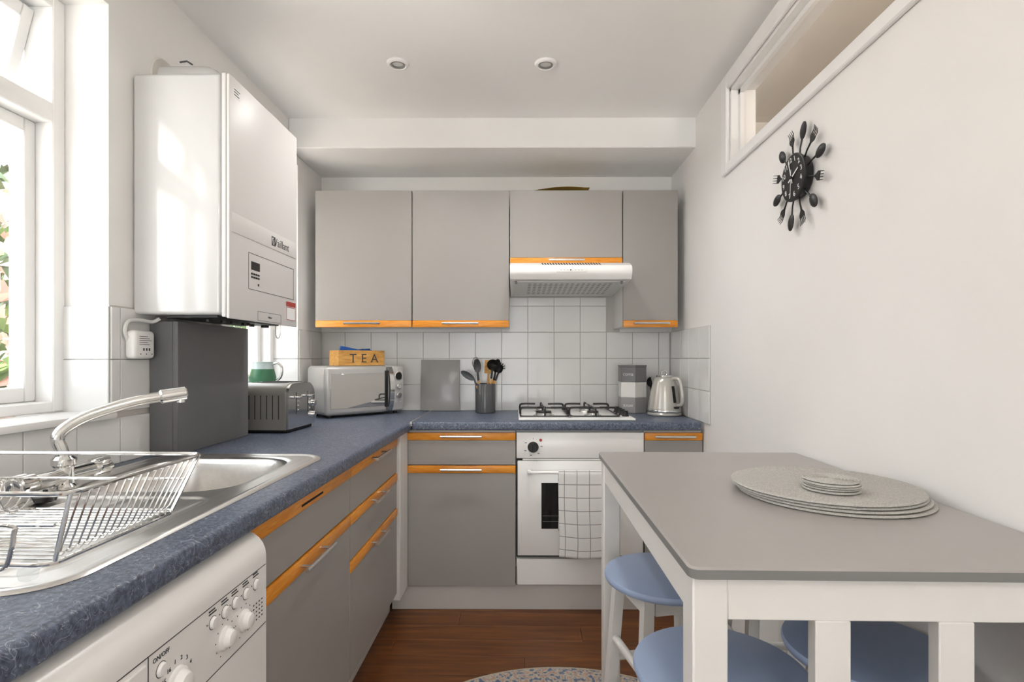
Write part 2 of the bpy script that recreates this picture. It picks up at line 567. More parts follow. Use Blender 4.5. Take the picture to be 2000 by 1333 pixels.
# hall beyond the fanlight
hb = MB()
hb.box(1.75, 1.85, REAR, 3.3, 0, 2.6).box(XT, 1.75, REAR - 0.1, REAR, 0, 2.6).box(XT, 1.75, 3.2, 3.3, 0, 2.6)
struct('wall_hall', hb, 'hall')
struct('trim_2', MB().box(XT, 1.85, REAR - 0.1, 3.3, 2.6, 2.7), 'hall', label='hall ceiling beyond the fanlight')
struct('trim_3', MB().box(XT, 1.85, REAR - 0.1, 3.3, -0.1, 0), 'hall', label='hall floor beyond the fanlight')
hl = bpy.data.lights.new('hall_fill_light', 'POINT')  # unseen light added so the hall behind the glass is not dark
hl.energy = 42
hl.shadow_soft_size = 0.12
hl.color = (1, 0.96, 0.91)
hlo = bpy.data.objects.new('hall_fill_light', hl)
COL.objects.link(hlo)
hlo.location = (1.4, -0.6, 1.5)

# outdoors
struct('ground_outside', MB().box(-7, XO, -6, 8, -0.4, -0.3).box(XO, 4, -10, REAR - 0.1, -0.4, -0.15), 'garden_ground')

# ------------------------------------------------------------------ tiles
TS, G, TT = 0.1515, 0.0022, 0.006
def tile_mb(w, h, axis):
    # axis: outward normal
    if axis == '-y': return MB().rbox(0, w - G, -TT, 0, 0, h - G, 0.0012, 1)
    if axis == '+x': return MB().rbox(0, TT, 0, w - G, 0, h - G, 0.0012, 1)
    if axis == '-x': return MB().rbox(-TT, 0, 0, w - G, 0, h - G, 0.0012, 1)
TILE = {}
def tile(parent, axis, x, y, z, w=TS, h=TS):
    key = (axis, round(w, 4), round(h, 4))
    if key not in TILE:
        OFF['_t'] = Vector((0, 0, 0))
        TILE[key] = mk_mesh('tile', tile_mb(w, h, axis), Vector((0, 0, 0)), 'tile', True, 30)
    o = bpy.data.objects.new('tile', TILE[key])
    COL.objects.link(o)
    o.parent = parent
    o.location = (x, y, z)
CT = 0.907                               # worktop height
# end wall: grout bed then tiles
gx0, gx1 = XL, XR - 0.004
part('grout', MB().box(gx0, gx1, YB - 0.003, YB, CT, CT + 3 * TS).box(-0.125, 0.56, YB - 0.003, YB, CT + 3 * TS, CT + 4.6 * TS), 'grout', wall_back)
xj = -0.123                              # a joint found in the photograph
xs = [xj + TS * k for k in range(-7, 8)]
for k in range(len(xs) - 1):
    a, b = max(xs[k], gx0), min(xs[k + 1], gx1)
    if b - a < 0.01: continue
    for r_ in range(5):
        if r_ >= 3 and not (-0.13 < a < 0.45): continue
        h = TS if r_ < 4 else 0.05
        tile(wall_back, '-y', a, YB - 0.003, CT + r_ * TS, b - a, h)
tile(wall_back, '-y', xs[-1], YB - 0.003, CT, gx1 - xs[-1], TS) if gx1 - xs[-1] > 0.02 else None
# right wall return
part('grout', MB().box(XR - 0.003, XR, 2.478, YB + 0.02, CT, CT + 3 * TS), 'grout', wall_right)
for r_ in range(3):
    yy = 2.48
    for w in (TS, TS, TS, TS, 0.045):
        tile(wall_right, '-x', XR - 0.003, yy, CT + r_ * TS, w)
        yy += w
# window wall: under the sill, the pier, the far stub
part('grout', MB().box(XL, XL + 0.003, -0.2, 3.09, CT, SILL - 0.022).box(XL, XL + 0.003, W1[1], W2[0], SILL - 0.022, CT + 3 * TS)
     .box(XL, XL + 0.003, W2[1], 3.09, SILL - 0.022, CT + 3 * TS), 'grout', wall_left)
hrow = SILL - 0.022 - CT
yy = W1[1] - TS * 8 + 0.035
while yy < 3.05:
    w = min(TS, 3.09 - yy)
    tile(wall_left, '+x', XL + 0.003, yy, CT, w, hrow + G)
    yy += TS
for r_ in range(2):
    z = SILL + r_ * TS - 0.004
    for a, b in ((W1[1], W1[1] + 0.035), (W1[1] + 0.035, W1[1] + 0.035 + TS), (W1[1] + 0.035 + TS, W1[1] + 0.035 + 2 * TS), (W1[1] + 0.035 + 2 * TS, W1[1] + 0.035 + 3 * TS), (W2[1], W2[1] + TS), (W2[1] + TS, W2[1] + 2 * TS)):
        tile(wall_left, '+x', XL + 0.003, a, z, b - a)
    # reveals
    tile(wall_left, '-y', -1.316, W1[1] - 0.001, z, 0.142, TS)
    tile(wall_left, '-y', -1.316, W2[1] - 0.001, z, 0.142, TS)

# sills
for n, (a, b) in (('trim_4', W1), ('trim_5', W2)):
    sm = MB().rbox(-1.32, XL + 0.028, a, b, SILL - 0.021, SILL - 0.001, 0.006, 2)
    struct(n, sm, 'gloss_paint', label='white window sill', smooth=True)

# ------------------------------------------------------------------ windows
def window(name, y0, y1, cols, open_top):
    x0, x1 = -1.39, -1.305
    fr = MB()
    zb, zt = SILL, HEAD
    jw = 0.04
    e0, e1 = y0 + jw - 0.002, y1 - jw + 0.002
    fr.rbox(x0 + .001, x1 - .001, e0, e1, zb, zb + 0.03, 0.003, 1).rbox(x0 + .001, x1 - .001, e0, e1, zt - 0.03, zt, 0.003, 1)
    fr.rbox(x0, x1, y0, y0 + jw, zb, zt, 0.003, 1).rbox(x0, x1, y1 - jw, y1, zb, zt, 0.003, 1)
    fr.rbox(x0 + .001, x1 - .001, e0, e1, 1.863, 1.918, 0.003, 1)
    w = (y1 - y0) / cols
    for k in range(1, cols):
        fr.rbox(x0 + .002, x1 - .002, y0 + k * w - 0.025, y0 + k * w + 0.025, zb + .001, zt - .001, 0.003, 1)
    win = struct(name, fr, 'gloss_paint', label='white painted timber window frame')
    for k in range(cols):
        a = y0 + k * w + (jw if k == 0 else 0.025)
        b = y0 + (k + 1) * w - (jw if k == cols - 1 else 0.025)
        for (za, zc, op) in ((zb + 0.03, 1.863, False), (1.918, zt - 0.03, open_top)):
            sw = 0.034
            s = MB()
            X0, X1 = -1.40, -1.354
            s.rbox(X0, X1, a, a + sw, za, zc, 0.003, 1).rbox(X0, X1, b - sw, b, za, zc, 0.003, 1)
            s.rbox(X0, X1, a + sw, b - sw, za, za + 0.04, 0.003, 1).rbox(X0, X1, a + sw, b - sw, zc - 0.036, zc, 0.003, 1)
            g = MB().box(-1.381, -1.377, a + sw - 0.004, b - sw + 0.004, za + 0.036, zc - 0.032)
            if op:
                piv = Vector((-1.40, 0, zc))
                mt = Matrix.Translation(piv) @ Matrix.Rotation(R(15), 4, 'Y') @ Matrix.Translation(-piv)
                s.xf(mt); g.xf(mt)
            so = part('sash', s, 'gloss_paint', win)
            part('pane', g, 'glass', so, smooth=False)
    return win
window('window_1', W1[0], W1[1], 2, True)
window('window_2', W2[0], W2[1], 1, False)

# fanlight in the right wall
fl = MB()
y0, y1, z0, z1 = FL
aw = 0.062
ax0, ax1 = XR - 0.016, XR
fl.rbox(ax0, ax1, y1, y1 + aw, z0 - 0.042, z1 + aw, 0.004, 1).rbox(ax0, ax1, y0 - aw, y0, z0 - 0.042, z1 + aw, 0.004, 1)
fl.rbox(ax0, ax1, y0, y1, z0 - 0.042, z0, 0.004, 1).rbox(ax0, ax1, y0, y1, z1, z1 + aw, 0.004, 1)
fan = struct('window_3', fl, 'gloss_paint', label='white architrave of the interior fanlight high on the right wall')
lin = MB()
lin.box(XR, XT, y1 - 0.012, y1, z0, z1).box(XR, XT, y0, y0 + 0.012, z0, z1).box(XR, XT, y0, y1, z0, z0 + 0.012).box(XR, XT, y0, y1, z1 - 0.012, z1)
part('lining', lin, 'gloss_paint', fan)
bd = MB()
bd.box(XR + 0.03, XR + 0.045, y1 - 0.03, y1 - 0.012, z0 + 0.012, z1 - 0.012).box(XR + 0.03, XR + 0.045, y0 + 0.012, y0 + 0.03, z0 + 0.012, z1 - 0.012)
bd.box(XR + 0.03, XR + 0.045, y0, y1, z0 + 0.012, z0 + 0.026).box(XR + 0.03, XR + 0.045, y0, y1, z1 - 0.03, z1 - 0.012)
part('glazing_bead', bd, 'gloss_paint', fan)
part('pane', MB().box(XR + 0.046, XR + 0.05, y0 + 0.012, y1 - 0.012, z0 + 0.012, z1 - 0.012), 'glass', fan, smooth=False)

# ================================================================== OUTSIDE
def shrub(name, label, loc, size, n, mats, seed):
    rnd = random.Random(seed)
    root = thing(name, label, 'shrub', loc, local=True, group=None)
    st = MB()
    for k in range(5):
        a = rnd.uniform(0, 6.28)
        st.tube([(0, 0, 0), (math.cos(a) * size[0] * .2, math.sin(a) * size[1] * .2, size[2] * .5), (math.cos(a) * size[0] * .35, math.sin(a) * size[1] * .35, size[2] * .85)], 0.02, 5)
    part('stem', st, 'leaf_dark', root)
    for m in mats:
        lf = MB()
        for k in range(n):
            while True:
                p = Vector((rnd.uniform(-1, 1), rnd.uniform(-1, 1), rnd.uniform(-1, 1)))
                if 0.25 < p.length < 1: break
            c = Vector((p.x * size[0] / 2, p.y * size[1] / 2, size[2] * (0.55 + 0.45 * p.z)))
            d = Vector((rnd.gauss(0, 1), rnd.gauss(0, 1), rnd.gauss(0, 1))).normalized()
            e = d.orthogonal().normalized()
            L, w = rnd.uniform(0.04, 0.08), rnd.uniform(0.02, 0.04)
            lf.add([c - d * L, c + e * w, c + d * L, c - e * w], [(0, 1, 2, 3)])
        part('foliage', lf, m, root, smooth=False, kind='stuff')
shrub('blossom_shrub', 'pink flowering shrub outside the large window', (-2.6, 2.5, -0.3), (1.1, 1.5, 2.5), 900, ('leaf_green', 'leaf_pink', 'leaf_dark'), 3)
shrub('leafy_shrub', 'green leafy shrub outside the small window by the corner', (-2.3, 4.5, -0.3), (0.9, 1.3, 2.3), 700, ('leaf_green', 'leaf_dark'), 5)
single('garden_wall', MB().rbox(-3.95, -3.75, 0.5, 8, -0.3, 1.75, 0.01, 1), 'garden_wall', 'pale pinkish garden wall behind the shrubs', 'garden wall', (-3.85, 3, -0.3))

# ================================================================== KITCHEN UNITS
def FB(orient, f):
    # returns fn(mb, u0,u1,n0,n1,z0,z1,r) adding a bevelled box on a front plane; n points outwards
    def fn(mb, u0, u1, n0, n1, za, zb, r=0.0015, seg=1):
        if orient == 'B':
            return mb.rbox(u0, u1, f - n1, f - n0, za, zb, r, seg)
        return mb.rbox(f + n0, f + n1, u0, u1, za, zb, r, seg)
    return fn
def FP(orient, f, u, n, z):
    return (u, f - n, z) if orient == 'B' else (f + n, u, z)

def handle(parent, orient, f, uc, z, ln=0.19):
    b = MB().cyl(FP(orient, f, uc - ln / 2, 0.032, z), FP(orient, f, uc + ln / 2, 0.032, z), 0.0058, n=14)
    for s in (-1, 1):
        b.cyl(FP(orient, f, uc + s * ln * 0.34, 0.0, z), FP(orient, f, uc + s * ln * 0.34, 0.032, z), 0.0042, n=10)
    return part('handle', b, 'steel', parent, label='brushed steel bar handle')

def front(root, name, orient, f, u0, u1, za, zb, strip, hz=None, hl=0.19, huc=None):
    fn = FB(orient, f)
    sh = 0.036
    if strip == 'top':
        p = part(name, fn(MB(), u0, u1, -0.018, 0, za, zb - sh), 'grey', root)
        part('edge_strip', fn(MB(), u0, u1, -0.018, 0.004, zb - sh, zb, 0.004, 2), 'orange', p, label='orange stained wooden edge strip')
        z = zb - sh * 0.42
    else:
        p = part(name, fn(MB(), u0, u1, -0.018, 0, za + sh, zb), 'grey', root)
        part('edge_strip', fn(MB(), u0, u1, -0.018, 0.004, za, za + sh, 0.004, 2), 'orange', p, label='orange stained wooden edge strip')
        z = za + sh * 0.55
    if hl:
        handle(p, orient, f, (u0 + u1) / 2 if huc is None else huc, z, hl)
    return p

# wall cabinets (end wall)
WF = 2.83
def wall_cab(u0, u1, zb, zt, label, hl=0.19):
    r = thing('wall_cabinet', label, 'cabinet', ((u0 + u1) / 2, YB - 0.15, zb), back=True, group='grey wall cabinets')
    part('carcass', MB().rbox(u0 + 0.001, u1 - 0.001, WF + 0.019, YB - 0.001, zb + 0.001, zt - 0.002, 0.001, 1), 'carcass', r)
    front(r, 'door', 'B', WF, u0 + 0.0015, u1 - 0.0015, zb - 0.004, zt, 'bottom', hl=hl)
    return r
ZT = 2.095
wall_cab(-1.103, -0.591, 1.377, ZT, 'tall grey wall cabinet above the microwave in the corner', 0.19)
wall_cab(-0.589, -0.077, 1.377, ZT, 'tall grey wall cabinet above the utensil pot, next to the cooker hood', 0.19)
wall_cab(-0.075, 0.519, 1.708, ZT, 'short wide grey wall cabinet right above the cooker hood', 0.185)
wall_cab(0.521, 0.811, 1.377, ZT, 'narrow grey wall cabinet above the kettle', 0.185)
# card lying on the short cabinet
cm = MB().grid(lambda u, v: (0.05 + 0.3 * u, 2.852 + 0.16 * v, ZT + 0.006 + 0.026 * math.sin(min(1, u * 1.1) * 2.3) * (0.8 + .2 * v)), 12, 3)
cm.merge(MB().grid(lambda u, v: (0.05 + 0.3 * u, 2.852 + 0.16 * v, ZT + 0.0005), 12, 3))
single('card_sheet', cm, 'card', 'curled brown card sheet lying on top of the wall cabinet over the hood', 'card', (0.2, 2.94, ZT), back=True)

# base units, end wall
BF = 2.56
def base_unit(u0, u1, label, drawer=True, orient='B', f=BF, name='base_cabinet', depth=0.5):
    if orient == 'B':
        loc = ((u0 + u1) / 2, f + 0.28, 0.12); bk = True
        car = MB().rbox(u0 + 0.001, u1 - 0.001, f + 0.019, f + depth, 0.125, 0.864, 0.001, 1)
    else:
        loc = (f - 0.28, (u0 + u1) / 2, 0.12); bk = False
        car = MB()
        car.box(f - depth, f - 0.019, u0 + 0.001, u0 + 0.016, 0.125, 0.864).box(f - depth, f - 0.019, u1 - 0.016, u1 - 0.001, 0.125, 0.864)
        car.box(f - depth, f - 0.019, u0 + 0.016, u1 - 0.016, 0.125, 0.14).box(f - depth, f - depth + 0.012, u0 + 0.016, u1 - 0.016, 0.14, 0.864)
        car.box(f - 0.03, f - 0.019, u0 + 0.016, u1 - 0.016, 0.14, 0.864)
    r = thing(name, label, 'cabinet', loc, back=bk, group='grey base cabinets')
    part('carcass', car, 'carcass', r)
    return r
Z1, Z2, Z3 = 0.854, 0.698, 0.541
c = base_unit(-0.562, -0.043, 'grey base cabinet with drawer and door, left of the oven')
front(c, 'drawer', 'B', BF, -0.560, -0.044, Z2 + 0.004, Z1, 'top', hl=0.195)
front(c, 'door', 'B', BF, -0.560, -0.044, 0.122, Z2 - 0.001, 'top', hl=0.195)
c = base_unit(0.568, 0.846, 'narrow grey base cabinet between the oven and the right wall')
front(c, 'door', 'B', BF, 0.570, 0.845, 0.122, Z1, 'top', hl=0.19)
# base units, window side
LF = -0.57
YS0, YS1, YS2 = 1.095, 1.745, 2.392
c = base_unit(YS0, YS1, 'grey sink cabinet with one door, beside the washing machine', orient='L', f=LF, name='sink_cabinet', depth=0.55)
p = front(c, 'fixed_panel', 'L', LF, YS0 + 0.001, YS1 - 0.001, Z2 + 0.004, Z1, 'top', hl=0)
g = MB().box(LF + 0.0035, LF + 0.0046, 1.355, 1.50, Z1 - 0.024, Z1 - 0.018)
part('slot', g, 'dark_gap', p, label='narrow dark slot in the strip')
front(c, 'door', 'L', LF, YS0 + 0.001, YS1 - 0.001, 0.158, Z2 - 0.001, 'top', hl=0.2)
c = base_unit(YS1, YS2, 'grey drawer cabinet with three bar handles, in the corner run', orient='L', f=LF, name='drawer_cabinet', depth=0.55)
front(c, 'drawer', 'L', LF, YS1 + 0.001, YS2 - 0.001, Z2 + 0.003, Z1, 'top', hl=0.19, huc=2.05)
front(c, 'drawer', 'L', LF, YS1 + 0.001, YS2 - 0.001, Z3 + 0.003, Z2 - 0.001, 'top', hl=0.19, huc=2.05)
front(c, 'drawer', 'L', LF, YS1 + 0.001, YS2 - 0.001, 0.158, Z3 - 0.001, 'top', hl=0.19, huc=2.05)
# corner filler post and plinths
single('corner_post', MB().rbox(-0.625, -0.556, 2.396, 2.55, 0.122, 0.864, 0.002, 1), 'carcass', 'white filler post in the inner corner between the two cabinet runs', 'filler post', (-0.6, 2.45, 0.122))
single('plinth_board', MB().rbox(-0.64, 0.845, 2.585, 2.603, 0, 0.12, 0.001, 1), 'plinth', 'white plinth board under the oven run', 'plinth', (0.1, 2.594, 0), back=True)
single('plinth_board', MB().rbox(-0.66, -0.642, 1.10, 2.555, 0, 0.13, 0.001, 1), 'plinth', 'white plinth board under the sink and drawer cabinets', 'plinth', (-0.65, 1.8, 0))

# worktops
def nose_profile(n0, n1, zb, zt, r=0.012):
    # polygon (u outwards, z)
    pts = [(n0, zb)]
    for k in range(5):
        a = R(-90 + 90 * k / 4); pts.append((n1 - r * .6 + r * .6 * math.cos(a), zb + r * .6 + r * .6 * math.sin(a)))
    for k in range(6):
        a = R(90 * k / 5); pts.append((n1 - r + r * math.cos(a), zt - r + r * math.sin(a)))
    pts.append((n0, zt))
    return pts
WB = 0.867
NX = -0.537
wt = MB()
wt.prism(nose_profile(-0.635, NX, WB, CT), 'y', -0.25, 3.09)
BX0, BX1, BY0, BY1 = -1.098, -0.635, 0.70, 1.64       # cut-out for the bowl
wt.box(XL + 0.009, -0.635, -0.25, BY0, WB, CT).box(XL + 0.009, -0.635, BY1, 3.085, WB, CT)
wt.box(XL + 0.009, BX0, BY0, BY1, WB, CT)
single('worktop', wt, 'laminate', 'dark blue speckled worktop holding the sink', 'worktop', (-0.85, 1.4, WB), ang=30)
wt = MB()
NY = 2.54
wt.prism([(-u, z) for u, z in nose_profile(-YB + 0.010, -NY, WB, CT)], 'x', NX + 0.004, XR - 0.022)
single('worktop', wt, 'laminate', 'dark blue speckled worktop holding the gas hob', 'worktop', (0.15, 2.83, WB), back=True, ang=30)
single('joint_strip', MB().rbox(NX - 0.004, NX + 0.006, 2.53, 3.09, CT - 0.02, CT + 0.0015, 0.001, 1), 'steel', 'thin metal joint strip between the two worktops', 'joint strip', (NX, 2.8, CT), back=False)

# pipe boxing on the worktop
bx = thing('pipe_boxing', 'dark grey boxed-in pipe casing standing on the worktop under the boiler', 'pipe casing', (-1.125, 1.86, CT + 0.001))
part('side_board', MB().rbox(-1.096, -1.08, 1.652, 2.08, CT + 0.001, 1.325, 0.001, 1), 'boxing', bx)
part('end_board', MB().rbox(XL + 0.01, -1.0965, 1.652, 1.668, CT + 0.001, 1.325, 0.001, 1), 'boxing', bx)

# ================================================================== BOILER
bo = thing('boiler', 'white wall-hung gas boiler with rounded glossy casing between the windows', 'boiler', (-1.03, 1.83, 1.335))
BY = (1.588, 2.068)
bz0, bz1 = 1.342, 2.066
part('casing', MB().rbox(XL + 0.002, -0.908, BY[0], BY[1], bz0, bz1, 0.012, 3), 'boiler', bo)
fc = MB().rbox(-0.906, -0.893, BY[0] + 0.0005, BY[1] - 0.0005, bz0 - 0.008, bz1, 0.003, 2).rbox(-0.8915, -0.882, BY[0] + 0.001, BY[1] - 0.001, bz0 - 0.012, bz1 - 0.002, 0.003, 2)
fcv = part('front_cover', fc, 'boiler_front', bo)
part('cover_seam', MB().box(-0.91, -0.89, BY[0] + 0.003, BY[1] - 0.003, bz0 + 0.005, bz1 - 0.004), 'tin_mid', bo)
# swage lines
xf = -0.882
part('swage', MB().rbox(xf - 0.003, xf + 0.0025, BY[0] + 0.012, BY[1] - 0.012, 1.592, 1.652, 0.0024, 2), 'boiler_front', fcv)
def outline(mb, x, y0, y1, z0, z1, t, d=0.0006):
    mb.box(x, x + d, y0, y1, z0, z0 + t).box(x, x + d, y0, y1, z1 - t, z1).box(x, x + d, y0, y0 + t, z0, z1).box(x, x + d, y1 - t, y1, z0, z1)
    return mb
part('flap_line', outline(MB(), xf, 1.70, 2.035, 1.432, 1.55, 0.0016), 'ink', fcv)
part('display', MB().rbox(xf, xf + 0.0015, 1.717, 1.772, 1.497, 1.524, 0.0006, 1), 'black', fcv, label='dark display window')
bt = MB()
for j in range(2):
    for k in range(4):
        bt.rbox(xf, xf + 0.002, 1.716 + k * 0.0145, 1.726 + k * 0.0145, 1.481 - j * 0.011, 1.487 - j * 0.011, 0.0006, 1)
part('button', bt, 'black', fcv, label='rows of small dark buttons')
part('indicator', MB().cyl((xf, 1.764, 1.452), (xf + 0.001, 1.764, 1.452), 0.0045), 'black', fcv)
em = outline(MB(), xf + 0.0025, 1.853, 1.880, 1.604, 1.636, 0.0036)
em.tube(smooth_path([(xf + 0.003, 1.860, 1.608), (xf + 0.003, 1.862, 1.622), (xf + 0.003, 1.869, 1.630), (xf + 0.003, 1.874, 1.624), (xf + 0.003, 1.870, 1.616), (xf + 0.003, 1.873, 1.609)], 3), 0.0014, 5)
part('emblem', em, 'ink', fcv, label='square hare emblem')
part('lettering', text_mb('Vaillant', 0.04, frame_mtx((xf + 0.0028, 1.93, 1.619), (0, 1, 0), (0, 0, 1))), 'ink', fcv, smooth=False)
part('drop_flap', outline(MB(), xf, 1.76, 1.93, 1.335, 1.366, 0.001), 'ink', fcv)
part('lettering', text_mb('Vaillant', 0.009, frame_mtx((xf + 0.0003, 1.845, 1.35), (0, 1, 0), (0, 0, 1))), 'ink', fcv, smooth=False)
stk = part('sticker', MB().box(xf, xf + 0.0004, 1.972, 2.052, 1.352, 1.420), 'white_ink', fcv, label='white warning sticker with red header')
rm = MB().box(xf, xf + 0.0008, 1.972, 2.052, 1.403, 1.421)
part('header_band', rm, 'red', stk)
part('border', outline(MB(), xf + 0.0003, 1.974, 2.050, 1.353, 1.401, 0.002), 'red', stk)
st2 = part('sticker', MB().box(xf, xf + 0.0004, 1.612, 1.650, 2.005, 2.035), 'white_ink', fcv, label='small white service sticker')
tl = MB()
for k, (w_) in enumerate((0.034, 0.026, 0.03)):
    tl.box(xf + 0.0003, xf + 0.0007, 1.614, 1.614 + w_, 2.028 - k * 0.008, 2.031 - k * 0.008)
part('print_lines', tl, 'ink', st2)
# underside valves, flue
und = MB()
for k, yv in enumerate((1.68, 1.74, 1.80, 1.87, 1.95, 2.01)):
    und.cyl((-1.0 + 0.02 * (k % 2), yv, 1.325), (-1.0 + 0.02 * (k % 2), yv, 1.343), 0.014 if k % 2 else 0.009)
und.rbox(-1.10, -0.94, 1.63, 2.04, 1.333, 1.343, 0.002, 1)
part('valve_plate', und, 'black', bo)
part('flue', MB().cyl((-1.03, 1.74, 2.064), (-1.03, 1.74, 2.10), 0.055, n=28).tube(smooth_path([(-1.03, 1.74, 2.09), (-1.03, 1.74, 2.108), (-1.07, 1.74, 2.112), (XL + 0.003, 1.74, 2.114)], 6), 0.05, 28), 'boiler', bo)
for yv in (1.70, 1.75):
    cl = MB().tube([(-1.105, yv, 2.160), (-1.085, yv + 0.005, 2.166), (-1.07, yv + 0.01, 2.157)], 0.0028, 6)
    part('flue_clip', cl, 'dark_plastic', bo)
part('flue_collar', MB().lathe([(0.05, 0), (0.075, 0), (0.07, 0.006), (0.05, 0.008)], 30, Matrix.Translation((XL, 1.74, 2.114)) @ Matrix.Rotation(R(90), 4, 'Y'), True), 'stain', bo)
lp = MB().tube(smooth_path([(-0.955, 2.045, 1.345), (-0.955, 2.045, 1.30), (-0.95, 2.052, 1.287), (-0.945, 2.06, 1.30), (-0.945, 2.06, 1.345)], 5), 0.0016, 6)
part('wire_loop', lp, 'steel', bo, label='thin wire filling loop hanging below')

# alarm box with cable
al = thing('control_box', 'small white rounded control box on the tiles beside the grey casing', 'control box', (-1.16, 1.59, 1.21))
part('housing', MB().rbox(XL + 0.009, XL + 0.042, 1.545, 1.635, 1.208, 1.293, 0.012, 3), 'appliance', al)
tl = MB()
for k in range(5):
    tl.box(XL + 0.042, XL + 0.0424, 1.565, 1.60 + 0.008 * (k % 3), 1.274 - k * 0.006, 1.2755 - k * 0.006)
for k in range(3):
    tl.cyl((XL + 0.0419, 1.57 + k * 0.024, 1.222), (XL + 0.0424, 1.57 + k * 0.024, 1.222), 0.002)
    tl.box(XL + 0.042, XL + 0.0424, 1.58 + k * .012, 1.586 + k * .012, 1.232, 1.240)
part('print_lines', tl, 'ink', al)
part('cable', MB().tube(smooth_path([(XL + 0.018, 1.550, 1.262), (XL + 0.018, 1.538, 1.290), (XL + 0.018, 1.552, 1.318), (XL + 0.02, 1.59, 1.325), (XL + 0.035, 1.63, 1.322), (XL + 0.05, 1.642, 1.333)], 6), 0.0055, 8), 'cable', al)

# ================================================================== SINK
sk = thing('sink', 'stainless steel inset sink with ribbed drainer and bowl', 'sink', (-0.86, 1.16, CT))
SX0, SX1, SY0, SY1 = -1.115, -0.607, 0.662, 1.66
rim = MB()
loops = [(0.0, CT + 0.0006, 0.085), (0.004, CT + 0.005, 0.081), (0.012, CT + 0.0058, 0.073), (0.022, CT + 0.003, 0.063)]
n_ = None
for ins, z, r in loops:
    pts = rrect(SX0 + ins, SX1 - ins, SY0 + ins, SY1 - ins, r, 10)
    n_ = len(pts)
    rim.v += [Vector((px, py, z)) for px, py in pts]
for i in range(len(loops) - 1):
    rim.f += [[i * n_ + k, i * n_ + (k + 1) % n_, (i + 1) * n_ + (k + 1) % n_, (i + 1) * n_ + k] for k in range(n_)]
part('rim', rim, 'sink', sk, ang=60)
I0, I1, J0, J1, RR = SX0 + 0.022, SX1 - 0.022, SY0 + 0.022, SY1 - 0.022, 0.063
def sdf(px, py, x0, x1, y0, y1, r):
    qx = abs(px - (x0 + x1) / 2) - (x1 - x0) / 2 + r
    qy = abs(py - (y0 + y1) / 2) - (y1 - y0) / 2 + r
    return math.hypot(max(qx, 0), max(qy, 0)) + min(max(qx, qy), 0) - r
def sst(t):
    t = max(0, min(1, t)); return t * t * (3 - 2 * t)
def sheet(u, v):
    yy = J0 + (J1 - J0) * v
    e = 0
    if yy < J0 + RR: e = RR - math.sqrt(max(0, RR * RR - (J0 + RR - yy) ** 2))
    if yy > J1 - RR: e = RR - math.sqrt(max(0, RR * RR - (yy - J1 + RR) ** 2))
    xx = I0 + e + (I1 - I0 - 2 * e) * u
    z = CT + 0.003
    d = sdf(xx, yy, -1.065, -0.682, 1.20, 1.605, 0.10)
    z -= 0.004 * sst((0.018 - d) / 0.02) if d > -0.004 else 0.004
    z -= 0.15 * sst((-d) / 0.035)
    dd = sdf(xx, yy, -1.04, -0.66, 0.72, 1.15, 0.05)
    z -= 0.004 * sst(-dd / 0.012)
    ed = sst(-dd / 0.03)
    ph = ((xx + 1.04) / 0.38 * 7) % 1
    z += 0.0035 * ed * (math.exp(-((ph - 0.5) / 0.13) ** 2))
    return (xx, yy, z)
part('basin_sheet', MB().grid(sheet, 120, 190), 'sink', sk, ang=80)
part('drain', MB().lathe([(0.0, 0.002), (0.022, 0.002), (0.03, 0.004), (0.04, 0.003), (0.043, 0)], 28, Matrix.Translation((-0.875, 1.40, CT - 0.151))), 'chrome', sk)

# tap
tp = thing('kitchen_tap', 'chrome mixer tap with long swan spout behind the sink', 'tap', (-1.05, 1.22, CT + 0.005))
tb = MB()
tx, ty = -1.052, 1.205
tb.lathe([(0.024, 0), (0.026, 0.006), (0.02, 0.012), (0.019, 0.05), (0.024, 0.055), (0.024, 0.068), (0.017, 0.075), (0.0, 0.076)], 24, Matrix.Translation((tx, ty, CT + 0.005)))
tb.cyl((tx, ty - 0.075, CT + 0.034), (tx, ty + 0.075, CT + 0.034), 0.018, n=20)
part('body', tb, 'chrome', tp)
sp = smooth_path([(tx, ty, 0.98), (tx - 0.004, ty - 0.004, 1.005), (tx - 0.008, ty - 0.008, 1.03), (tx + 0.004, ty + 0.006, 1.053), (tx + 0.036, ty + 0.036, 1.078), (tx + 0.10, ty + 0.09, 1.104), (tx + 0.145, ty + 0.132, 1.114)], 6)
part('spout', MB().tube(sp, 0.0132, 16), 'chrome', tp)
e0 = Vector(sp[-1]); dr = (e0 - Vector(sp[-4])).normalized()
part('nozzle', MB().tube([e0 - dr * 0.012, e0 - dr * 0.008, e0 + dr * 0.045, e0 + dr * 0.048], [0.0135, 0.018, 0.0175, 0.015], 20).cyl(e0 + dr * 0.036 - Vector((0, 0, 0.012)), e0 + dr * 0.036 - Vector((0, 0, 0.022)), 0.010), 'chrome', tp)
for s_ in (-1, 1):
    hb_ = MB().tube([(tx, ty + s_ * 0.073, CT + 0.034), (tx, ty + s_ * 0.082, CT + 0.034), (tx, ty + s_ * 0.118, CT + 0.036), (tx, ty + s_ * 0.123, CT + 0.036)], [0.015, 0.021, 0.022, 0.016], 18)
    for k in range(6):
        a = 2 * PI * k / 6
        hb_.cyl((tx + 0.019 * math.cos(a), ty + s_ * 0.085, CT + 0.035 + 0.019 * math.sin(a)), (tx + 0.019 * math.cos(a), ty + s_ * 0.12, CT + 0.035 + 0.019 * math.sin(a)), 0.006, n=8)
    part('tap_handle', hb_, 'chrome', tp)

